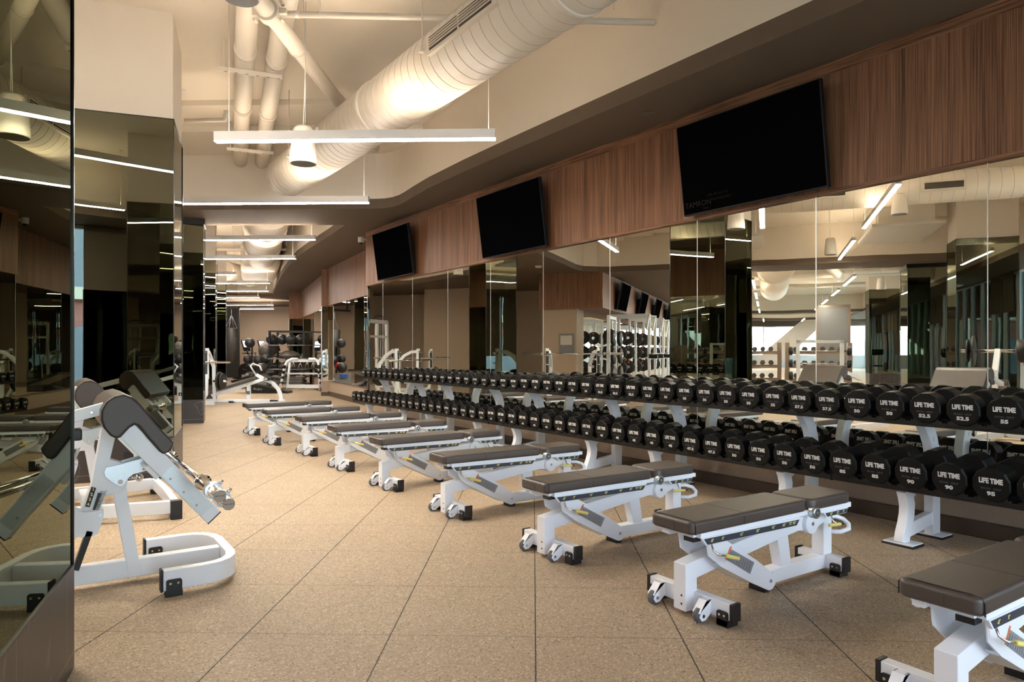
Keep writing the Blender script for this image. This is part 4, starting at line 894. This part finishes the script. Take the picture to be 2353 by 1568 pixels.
barbell_bench(TW(-6.45,9.8), R(34), 'barbell bench reflected in front of the grey poster in the wall mirror', 1.14, 'long barbell reflected in front of the grey poster')
barbell_bench(TW(-9.6,15.4), R(34), 'barbell bench reflected at the left end of the wall mirror', 1.0, 'barbell reflected at the left end of the wall mirror')

# sit-up bench, low end left
t = thing('sit_up_bench', 'white incline sit-up bench with roller pads, low end at left', 'bench', TW(-6.66,15.9), RT); t.scale = (1,1,.76)
g = mb('white_paint'); g.box((-1.0,-.035,.03),(.95,.035,.11)); g.box((-.95,-.25,.03),(-.88,.25,.10)); g.box((.72,-.25,.03),(.80,.25,.10)); g.build('base_beam', t, bevel=.004)
mb('rubber').box((.68,-.27,.0),(.84,-.20,.12)).build('foot_pad', t); mb('rubber').box((-.36,-.06,.0),(-.26,.06,.06)).build('foot_pad', t); mb('rubber').box((-.98,-.27,.0),(-.86,-.20,.05)).build('foot_pad', t)
mb('white_paint').box((.05,-.035,.10),(.13,.035,.55)).build('middle_post', t, bevel=.004)
mb('white_paint').tube([(-.78,0,.22),(.16,0,.60),(.42,0,.72)], 0, rect=(.06,.09), up=(0,0,1)).build('incline_beam', t, bevel=.004)
mb('pad').prism([(-.88,.26),(-.86,.33),(.20,.76),(.23,.69)], -.14, .14, 'y').build('back_pad', t, bevel=.015)
g = mb('white_paint'); g.tube([(.86,0,.06),(.84,0,.22),(.78,0,.42),(.66,0,.60),(.46,0,.72),(.26,0,.86)], 0, rect=(.06,.085), up=(1,0,0)); g.build('curved_post', t, bevel=.004)
g = mb('white_paint'); g.tube([(.26,-.03,.86),(.14,-.03,1.12),(.20,-.03,1.20),(.36,-.03,1.12),(.40,-.03,.98)], .02, 10); g.build('hand_loop', t)
for x, z in ((.16,.88),(.58,.74)):
    g = mb('rubber'); g.lathe([(.055,-.24),(.062,-.22),(.062,-.06),(.055,-.05)], (x,0,z), 'y', 20); g.lathe([(.055,.05),(.062,.06),(.062,.22),(.055,.24)], (x,0,z), 'y', 20); r_ = g.build('roller_pad', t); g = mb('chrome'); g.cyl((x,-.247,z),(x,.247,z),.04,16); g.build('end_cap', r_)
g = mb('yellow_grip'); g.cyl((.06,-.05,.565),(.06,-.035,.565),.025,14); g.build('adjusting_knob', t)
g = mb('black_plastic'); g.box((.058,-.037,.26),(.122,-.0355,.36)); g.m('ink_white'); g.text('J', .07, frame((.09,-.038,.31),(1,0,0),(0,0,1),(0,-1,0)), .003); g.build('badge', t)
# ------------------------------------------------------------------ far end of the gym
# plate-loaded white frame left of the wall column
t = thing('handle_rack', 'white tube frame hung with cable handles, before the ball rack', 'rack', TW(-6.95,20.9), RT); t.scale = (.84,.9,.9)
for s in (-1,1):
    mb('white_paint').tube([(s*.72-.05,-.25,.02),(s*.62,-.2,.80),(s*.56,-.12,.98),(s*.42,-.05,1.06),(s*.2,-.05,1.06)], .05, 12).build('side_frame', t)
    mb('white_paint').tube([(s*.62-.05,.15,.02),(s*.55,.12,.98)], .04, 10).build('rear_leg', t)
    g = mb('rubber'); [g.cyl((s*(.70-.03*k),-.28,.25+.18*k),(s*(.70-.03*k),-.22,.28+.18*k),.058,10) for k in range(4)]; g.build('collar', t)
g = mb('white_paint'); g.box((-.60,-.05,.08),(.62,.03,.20)); g.box((-.55,-.05,.96),(.55,.03,1.05)); g.box((-.55,-.05,.55),(.55,.02,.60)); g.build('cross_bar', t, bevel=.004)
for k, (x, z) in enumerate(((-.35,.88),(-.10,.86),(.15,.88),(.36,.87))):
    g = mb('chrome'); g.tube([(x,-.08,z+.08),(x-.08,-.1,z-.1),(x+.08,-.1,z-.1),(x,-.08,z+.08)], .014, 8); g.m('rubber'); g.cyl((x-.09,-.1,z-.11),(x+.09,-.1,z-.11),.022,10)
    tag(g.build('triangle_bar'), '%s metal grip from the left hanging on the white tube frame' % NTH[k], 'grip', 'metal grips on the white frame'); C.objects['triangle_bar' if k == 0 else 'triangle_bar.%03d' % k].matrix_world = MX.Translation(TW(-6.95,20.9)) @ MX.Rotation(RT,4,'Z') @ MX.Diagonal((.84,.9,.9,1))
# ball rack
t = thing('ball_rack', 'tall black rack of exercise balls near the back wall', 'rack', TW(-7.85,22.3), RT)
g = mb('black_plastic')
for x in (-.55,.55):
    for y in (-.35,.35): g.box((x-.03,y-.03,0),(x+.03,y+.03,1.85))
g.box((-.55,-.38,1.80),(.55,-.32,1.85)); g.box((-.55,.32,1.80),(.55,.38,1.85)); g.build('frame', t)
g = mb('poster_grey'); [g.box((-.6,-.4,z),(.6,.4,z+.03)) for z in (.13,.36,.60,.94,1.37)]; g.build('shelf', t)
def half_ball(x, y, z, lab):
    g = mb('ball_grey'); g.lathe([(.02,.20),(.14,.185),(.26,.13),(.31,.05),(.32,0)][::-1], n=24); g.m('rubber'); g.lathe([(.34,-.05),(.34,.0)], n=24); o = tag(g.build('balance_dome'), lab, 'balance trainer', 'balance domes on the ball rack'); o.location = TW(-7.85+x,22.3+y,z)
half_ball(0,-.1,1.02,'top balance dome on the black ball rack'); half_ball(0,-.1,.68,'middle balance dome on the black ball rack'); half_ball(0,-.1,.44,'bottom balance dome on the black ball rack')
def ball(r_, f_, z, R_, m_, name, lab, cat='ball', grp=None):
    t = mb(m_); t.sphere((0,0,0), R_, u=24, v=14); t.m('piping'); 
    for a in (0,60,120): t.lathe([(R_*1.002,-.006),(R_*1.002,.006)], (0,0,0), 'z', 24, X=MX.Rotation(R(a),4,'X') @ MX.Rotation(R(25),4,'Y'))
    o = tag(t.build(name), lab, cat, grp); o.location = TW(r_, f_, z)
for k, (x, y) in enumerate(((-.65,-.1),(-.30,.0),(.05,-.1),(.35,.05))):
    ball(-7.85+x*.9+.02, 22.25+y, 1.575, .17, 'rubber', 'medicine_ball', 'black medicine ball on the ball rack\'s top shelf, %s from the left' % NTH[k], grp='medicine balls on the top shelf')
ball(-9.1,22.1,1.46,.16,'rubber','medicine_ball','black medicine ball hanging out left of the grey stability ball')
ball(-8.72,22.6,1.22,.29,'ball_grey','stability_ball','big grey stability ball left of the ball rack')
for k, (x, z, r_) in enumerate(((-9.2,.93,.15),(-8.85,.90,.17),(-8.6,.95,.15))): ball(x,22.2,z,r_,'rubber','medicine_ball','medicine ball in the row below the stability ball, %s from the left' % NTH[k], grp='medicine balls below the stability ball')
t = thing('ball_stand', 'black stand carrying the balls left of the ball rack', 'stand', TW(-8.85,22.4), RT)
g = mb('black_plastic'); [g.box((x-.02,-.02,0),(x+.02,.02,1.35)) for x in (-.3,.3)]; g.box((-.45,-.2,.70),(.5,.2,.73)); g.box((-.3,-.2,0),(.3,.2,.04)); g.box((-.1,-.02,.0),(.1,.02,.7)); g.build('frame', t)
ball(-8.35,21.2,.66,.17,'rubber','medicine_ball','black medicine ball at the left edge of the white tube frame'); ball(-8.55,21.6,.70,.12,'red','medicine_ball','small red ball behind the black one by the white frame')
t = thing('kettle_stand', 'low grey storage bench under the ball stand', 'stand', TW(-8.8,21.9), RT); mb('poster_grey').box((-.4,-.2,0),(.4,.2,.45)).build('body', t); g = mb('blue'); g.box((-.2,-.25,.3),(.1,-.2,.42)); g.build('blue_mat', t)
for z, lab in ((0.17,'lower'),(.30,'upper')):
    t = thing('aerobic_step', '%s grey step platform inside the ball rack' % lab, 'step', TW(-7.85,22.2,z+.015), RT, 'step platforms in the ball rack'); mb('poster_grey').box((-.5,-.2,0),(.5,.2,.10)).build('platform', t, bevel=.02)
# bikes
def bike(r_, f_, label, screen=True, rz=0.):
    t = thing('exercise_bike', label, 'exercise bike', TW(r_, f_), RT+rz, 'exercise bikes by the back wall')
    g = mb('black_plastic'); g.box((-.75,-.25,.0),(-.65,.25,.07)); g.box((.60,-.25,.0),(.70,.25,.07)); g.tube([(-.7,0,.06),(-.2,0,.10),(.65,0,.06)], 0, rect=(.10,.06), up=(0,0,1)); g.build('base', t)
    g = mb('rubber'); g.prism([(-.55,.08),(-.62,.35),(-.45,.62),(-.10,.72),(.15,.55),(.25,.2),(.1,.06)], -.12, .12, 'y'); g.build('flywheel_housing', t, bevel=.03)
    g = mb('black_plastic'); g.tube([(.28,0,.10),(.34,0,.50),(.38,0,.92)], .035, 10); g.build('seat_post', t)
    g = mb('leather_dark'); g.prism([(.18,.92),(.20,.98),(.55,1.0),(.56,.93)], -.12, .12, 'y'); g.build('saddle', t, bevel=.02)
    g = mb('black_plastic'); g.tube([(-.25,0,.68),(-.10,0,1.0),(-.18,0,1.25)], .04, 10); g.tube([(-.18,-.22,1.10),(.08,-.24,1.12),(.10,-.2,1.02)], .02, 8); g.tube([(-.18,.22,1.10),(.08,.24,1.12),(.10,.2,1.02)], .02, 8); g.cyl((-.18,-.24,1.10),(-.18,.24,1.10),.02); g.build('handlebar', t)
    g = mb('black_plastic'); X = MX.Translation((-.16,0,1.2)) @ MX.Rotation(R(-22),4,'Y'); g.box((-.03,-.17,.0),(.03,.17,.50), X=X); c_ = g.build('console', t, bevel=.01)
    if screen: mb('screen_lit').box((.031,-.14,.17),(.033,.14,.46), X=X).build('screen', c_)
    [mb('grille_dark').tube([(-.05,s*.13,.36),(-.05+s*.15,s*.15,.36-.06*s),(-.05+s*.15,s*.24,.36-.06*s)], .02, 8).build('pedal_crank', t) for s in (-1,1)]
bike(-12.1,29.4,'exercise bike with a lit screen, leftmost of the back row',rz=R(-25)); bike(-11.75,30.3,'exercise bike with a lit screen, second in the back row',rz=R(-25)); bike(-11.5,31.3,'dark exercise bike, third in the back row',False,R(-25)); bike(-11.15,32.2,'dark exercise bike nearest the ball stand',False,R(-25))
# climber with printed side
t = thing('stair_climber', 'dark inclined trainer behind the sit-up bench', 'exercise machine', TW(-8.45,19.7), RT); t.scale = (1,1,.68)
g = mb('black_plastic'); g.prism([(-.1,.52),(.9,.95),(.95,.88),(-.05,.44)], -.3, .3, 'y'); g.build('deck', t); g = mb('black_plastic'); g.prism([(.3,.02),(1.5,-.0),(1.5,.08),(.3,.42)], -.2, .2, 'y'); g.build('side_cover', t); g = mb('ink_white'); g.text('ELEV', .12, frame((.65,-.203,.17),(1,0,-.15),(0,0,1),(0,-1,0))); g.build('side_lettering', t)
g = mb('poster_grey'); [g.cyl((-.05,y,.535),(.9,y,.945),.012,6) for y in (-.25,-.1,.05,.2)]; g.build('rail', t)
# punching bag
t = thing('punching_bag', 'dark punching bag with white lettering hanging by the left pillars', 'punching bag', TW(-10.62,24.2,.82), RT)
mb('leather_dark').lathe([(.20,0),(.215,.02),(.215,1.17),(.20,1.19)], n=28).build('bag_body', t)
g = mb('zinc'); [g.tube([(x,y,1.18),(x*.1,y*.1,1.62)], .006, 6) for x, y in ((.2,0),(-.2,0),(0,.2),(0,-.2))]; g.cyl((0,0,1.60),(0,0,1.85),.012); g.build('chain', t)
g = mb('ink_grey'); g.text('BALAZS', .13, frame((.19,-.12,.62),(0,0,-1),(.5,.86,0),(.86,-.5,0))); g.build('lettering', t)
t = thing('bag_bracket', 'dark arm carrying the punching bag', 'bracket', TW(-10.62,24.2,2.70), RT); g = mb('black_plastic'); g.box((-.75,-.04,0),(.25,.04,.08)); g.tube([(-.6,0,.08),(-.6,0,.7)], .03); g.build('arm', t)
# stretch frame in front of the pillars at the far left (white arch)
t = thing('cable_machine', 'tall white cable machine reflected at the left end of the wall mirror', 'cable machine', TW(-11.0,17.6), RT)
g = mb('white_paint')
for x in (-.95,-.35,.35,.95): g.box((x-.05,-.05,0),(x+.05,.05,2.15))
g.box((-.95,-.06,2.08),(.95,.06,2.20)); g.box((-1.0,-.4,0),(-.9,.4,.08)); g.box((.9,-.4,0),(1.0,.4,.08)); g.box((-.95,-.05,1.62),(.95,.05,1.70)); g.build('frame', t, bevel=.01)
for x in (-.65,.65): g = mb('plate_black'); [g.box((x-.10,-.08,.12+.06*k),(x+.10,.08,.165+.06*k)) for k in range(10)]; g.build('weight_stack', t)
g = mb('black_plastic'); [g.tube([(x-.35,0,2.25),(x-.15,-.1,2.32),(x+.15,-.1,2.32),(x+.35,0,2.25)], .02, 8) for x in (-.4,.5)]; g.build('grip_bar', t)
g = mb('zinc'); [g.cyl((x,0,.2),(x,0,2.05),.012,8) for x in (-.72,-.58,.58,.72)]; g.lathe([(.09,-.02),(.09,.02)], (.65,-.1,1.4), 'y', 20); g.build('pulley', t)

# ------------------------------------------------------------------ things seen only in the wall mirror
t = thing('notice_board', 'grey notice board with a light map reflected beside the mirror racks', 'notice board', TW(-11.045,11.05), RT)
g = mb('poster_grey'); g.box((.0,-.04,1.10),(.012,.40,1.70)); g.build('board', t); g = mb('poster'); g.box((.012,.02,1.38),(.014,.35,1.64)); g.build('map_sheet', t)
def power_rack(r_, f_, k):
    t = thing('power_rack', 'white power rack with hanging yellow strap in the wall mirror, %s from the walnut corner' % NTH[k], 'power rack', TW(r_, f_), RT, 'power racks reflected in the wall mirror')
    g = mb('white_paint')
    for x in (-.6,.6):
        for y in (-.7,.45): g.box((x-.04,y-.04,0),(x+.04,y+.04,2.32))
        g.box((x-.035,-.7,2.24),(x+.035,.45,2.32)); g.box((x-.035,-.7,.02),(x+.035,.45,.10)); g.tube([(x,-.7,2.28),(x+.45,-.7,1.85)], 0, rect=(.05,.07), up=(0,0,1))
    g.m('grille_dark')
    for x in (-.6,.6): [g.box((x-.012,-.7425,z/10-.012),(x+.012,-.74,z/10+.012)) for z in range(3,23)]
    g.build('frame', t)
    g = mb('chrome'); g.cyl((-.6,-.7,2.28),(.6,-.7,2.28),.018); g.build('pull_up_bar', t)
    for x in (-.6,.6): g = mb('rubber'); g.box((x-.05,-.95,.98),(x+.05,-.7,1.10)); g.build('spotter_arm', t)
    mb('strap_yellow').box((.26,-.74,1.25),(.33,-.72,2.25)).build('yellow_strap', t)
    for x, z in ((-.72,1.65),(-.72,1.15),(-.72,.65),(.72,1.65),(.72,1.15),(.72,.65)):
        g = mb('plate_black'); plate(g, (x+(.06 if x > 0 else -.06),.46,z), .225, .12); g.m('chrome'); g.lathe([(.05,-.07),(.05,.07)], (x+(.06 if x > 0 else -.06),.46,z), 'x', 16); g.m('plate_orange'); g.lathe([(.03,-.064),(.03,.064)], (x+(.06 if x > 0 else -.06),.46,z+.16), 'x', 10)
        o = g.build('weight_plates', t)
    b = thing('olympic_barbell', 'barbell on the power rack, %s from the walnut corner' % NTH[k], 'barbell', TW(r_, f_-.86, 1.12), RT, 'barbells on the reflected power racks')
    mb('chrome').cyl((-.66,0,0),(.66,0,0),.014,12).build('shaft', b)
    for s in (-1,1): mb('chrome').lathe([(.038,0),(.038,.025),(.025,.028),(.025,.42)], (0,0,0), 'x', 16, X=MX.Translation((s*.66,0,0)) @ MX.Rotation(0 if s > 0 else pi,4,'Z')).build('sleeve', b)
for k, r_ in enumerate((-13.6,-16.6,-19.6,-22.6,-25.6)): power_rack(r_, 9.9, k)
t = thing('plate_tree', 'stand of big black weight plates reflected left of the power racks', 'plate rack', TW(-11.9,10.0), RT)
g = mb('white_paint'); g.box((-.04,-.04,0),(.04,.04,2.2)); g.box((.9,-.04,0),(.98,.04,2.2)); g.box((0,-.04,2.1),(.94,.04,2.18)); g.box((-.3,-.4,0),(1.2,-.3,.07)); g.build('frame', t)
for z in (.55,1.05,1.55):
    for x in (.0,.94): g = mb('plate_black'); plate(g, (x,-.14,z), .225, .14, 'y'); g.m('chrome'); g.lathe([(.05,-.22),(.05,-.04)], (x,0,z), 'y', 16); g.m('plate_orange'); g.lathe([(.03,-.20),(.03,-.1)], (x,0,z+.16), 'y', 10); g.build('weight_plates', t)
def hex_rack(r_, f_, n, label):
    t = thing('dumbbell_shelf', label, 'rack', TW(r_, f_), RT+R(90)); w_ = n*.25
    g = mb('rack_brown')
    for x in (-w_/2,w_/2): g.box((x-.06,-.25,0),(x+.06,.25,1.45))
    for z in (.35,.75,1.18): g.box((-w_/2,-.28,z-.09),(w_/2,-.24,z+.01)); g.box((-w_/2,-.28,z-.03),(w_/2,.25,z-.0))
    g.build('frame', t)
    head = mb('grille_dark'); head.prism(ngon(.085,6,0), -.15, -.05, 'y'); head.prism(ngon(.085,6,0), .05, .15, 'y'); head.m('chrome'); head.cyl((0,-.05,0),(0,.05,0),.015,8); me = head.mesh('hex_dumbbell')
    for j, z in enumerate((.35,.75,1.18)):
        for i in range(n-1):
            o = bpy.data.objects.new('hex_dumbbell', me); C.objects.link(o); o.matrix_world = MX.Translation(TW(r_, f_, z+.075)) @ MX.Rotation(RT+R(90),4,'Z') @ MX.Translation((-w_/2+.25*(i+1),-.08,0))
            tag(o, 'hexagonal dumbbell on the %s shelf of the %s' % (('bottom','middle','top')[j], label.split(',')[0]), 'dumbbell', 'hex dumbbells, %s shelf, %s' % (('bottom','middle','top')[j], label.split(',')[0]))
hex_rack(-15.2,4.4,7,'right brown dumbbell shelf, reflected behind the white barbell stand'); hex_rack(-15.4,6.5,8,'left brown dumbbell shelf, reflected beside the dark pillar')
t = thing('barbell_stand', 'white stand of fixed barbells reflected above the first curl pad', 'rack', TW(-12.75,4.5), RT+R(90))
g = mb('white_paint')
for x in (-.55,.55): g.box((x-.05,-.04,0),(x+.05,.04,1.5)); g.box((x-.05,-.35,0),(x+.05,.35,.07))
g.box((-.6,-.04,1.42),(.6,.04,1.5)); g.build('frame', t)
for k, z in enumerate((.50,.85,1.2)):
    g = mb('chrome'); g.cyl((-.66,0,0),(.66,0,0),.016,10)
    for s in (-1,1): g.m('plate_black'); plate(g, (s*.74,0,0), .12, .16)
    o = tag(g.build('fixed_barbell'), 'fixed barbell on the white stand, %s bar' % ('lowest','middle','top')[k], 'barbell', 'fixed barbells on the white stand'); o.matrix_world = MX.Translation(TW(-12.75-.12,4.5,z)) @ MX.Rotation(RT+R(90),4,'Z')
t = thing('leg_press', 'black machine pads reflected before the bright window', 'exercise machine', TW(-9.2,.9), RT)
g = mb('black_plastic'); [g.lathe([(.12,-.25),(.14,-.2),(.14,.2),(.12,.25)], (x,0,1.15), 'y', 18) for x in (-.35,.25)]; g.build('roller_pad', t); g = mb('white_paint'); g.tube([(0,0,0),(0,0,.8),(-.2,0,1.15)], 0, rect=(.12,.12), up=(1,0,0)); g.box((-.5,-.3,0),(.5,.3,.08)); g.build('frame', t); mb('pad').box((-.9,-.2,.45),(-.4,.2,.53)).build('seat_pad', t, bevel=.02)
t = thing('plate_loaded_press', 'white arm machine with black plates, reflected in the wide mirrored pillar', 'exercise machine', TW(-3.9,2.7), RT+R(20))
g = mb('white_paint'); g.box((-.5,-.04,.02),(.6,.04,.10)); g.tube([(.3,0,.1),(.25,0,.9),(-.1,0,1.2)], 0, rect=(.07,.09), up=(1,0,0)); g.box((-.5,-.35,.02),(-.42,.35,.09)); g.box((.5,-.35,.02),(.58,.35,.09)); g.build('frame', t, bevel=.005)
g = mb('plate_black'); plate(g, (-.1,.30,1.2), .225, .05, 'y'); plate(g, (-.1,.37,1.2), .17, .05, 'y'); plate(g, (-.1,-.30,1.2), .17, .22, 'y'); g.m('chrome'); g.cyl((-.1,-.48,1.2),(-.1,.46,1.2),.025); g.build('weight_plates', t)
mb('pad').prism([(-.30,.55),(-.27,.62),(.25,.80),(.28,.72)], -.16, .16, 'y').build('back_pad', t, bevel=.02)

# ------------------------------------------------------------------ light and camera
w = bpy.data.worlds.new('sky'); bpy.context.scene.world = w; w.use_nodes = True
nt = w.node_tree; bg = nt.nodes['Background']; g_ = nt.nodes.new('ShaderNodeTexCoord'); s_ = nt.nodes.new('ShaderNodeSeparateXYZ'); cr = nt.nodes.new('ShaderNodeValToRGB')
nt.links.new(g_.outputs['Generated'], s_.inputs[0]); nt.links.new(s_.outputs['Z'], cr.inputs['Fac']); nt.links.new(cr.outputs[0], bg.inputs['Color'])
e = cr.color_ramp.elements; e[0].position = 0; e[0].color = (.90,.94,1,1); e[1].position = .8; e[1].color = (.52,.68,.95,1); bg.inputs['Strength'].default_value = WORLD
def portal(c, rz, w_, h_):
    l = bpy.data.lights.new('daylight_portal', 'AREA'); l.shape = 'RECTANGLE'; l.size = w_; l.size_y = h_; l.cycles.is_portal = True
    o = bpy.data.objects.new('daylight_portal', l); C.objects.link(o); o.location = c; o.rotation_euler = (R(90), 0, rz)
portal(TW(-5,-.70,1.25), RT, 22, 2.3)
cam = bpy.data.cameras.new('camera'); co = bpy.data.objects.new('camera', cam); C.objects.link(co)
cam.sensor_width = 36; cam.lens = 36*1600/2353; cam.shift_y = (807-784)/2353; cam.clip_start = .05; cam.clip_end = 300
co.location = (0,0,1.2); co.rotation_euler = (R(90), 0, -R(34.05)); bpy.context.scene.camera = co
sc = bpy.context.scene
sc.view_settings.view_transform = 'Standard'; sc.view_settings.look = 'None'; sc.view_settings.gamma = 1; sc.view_settings.use_curve_mapping = False; sc.view_settings.exposure = EXPO
cy = sc.cycles; cy.max_bounces = 12; cy.glossy_bounces = 8; cy.diffuse_bounces = 5; cy.transmission_bounces = 4; cy.transparent_max_bounces = 12
cy.caustics_reflective = True; cy.blur_glossy = .6; cy.caustics_refractive = False; cy.sample_clamp_indirect = 4; cy.use_denoising = True
for o in bpy.data.objects:
    if o.type == 'MESH' and not o.data.materials: o.data.materials.append(M['white_paint'])
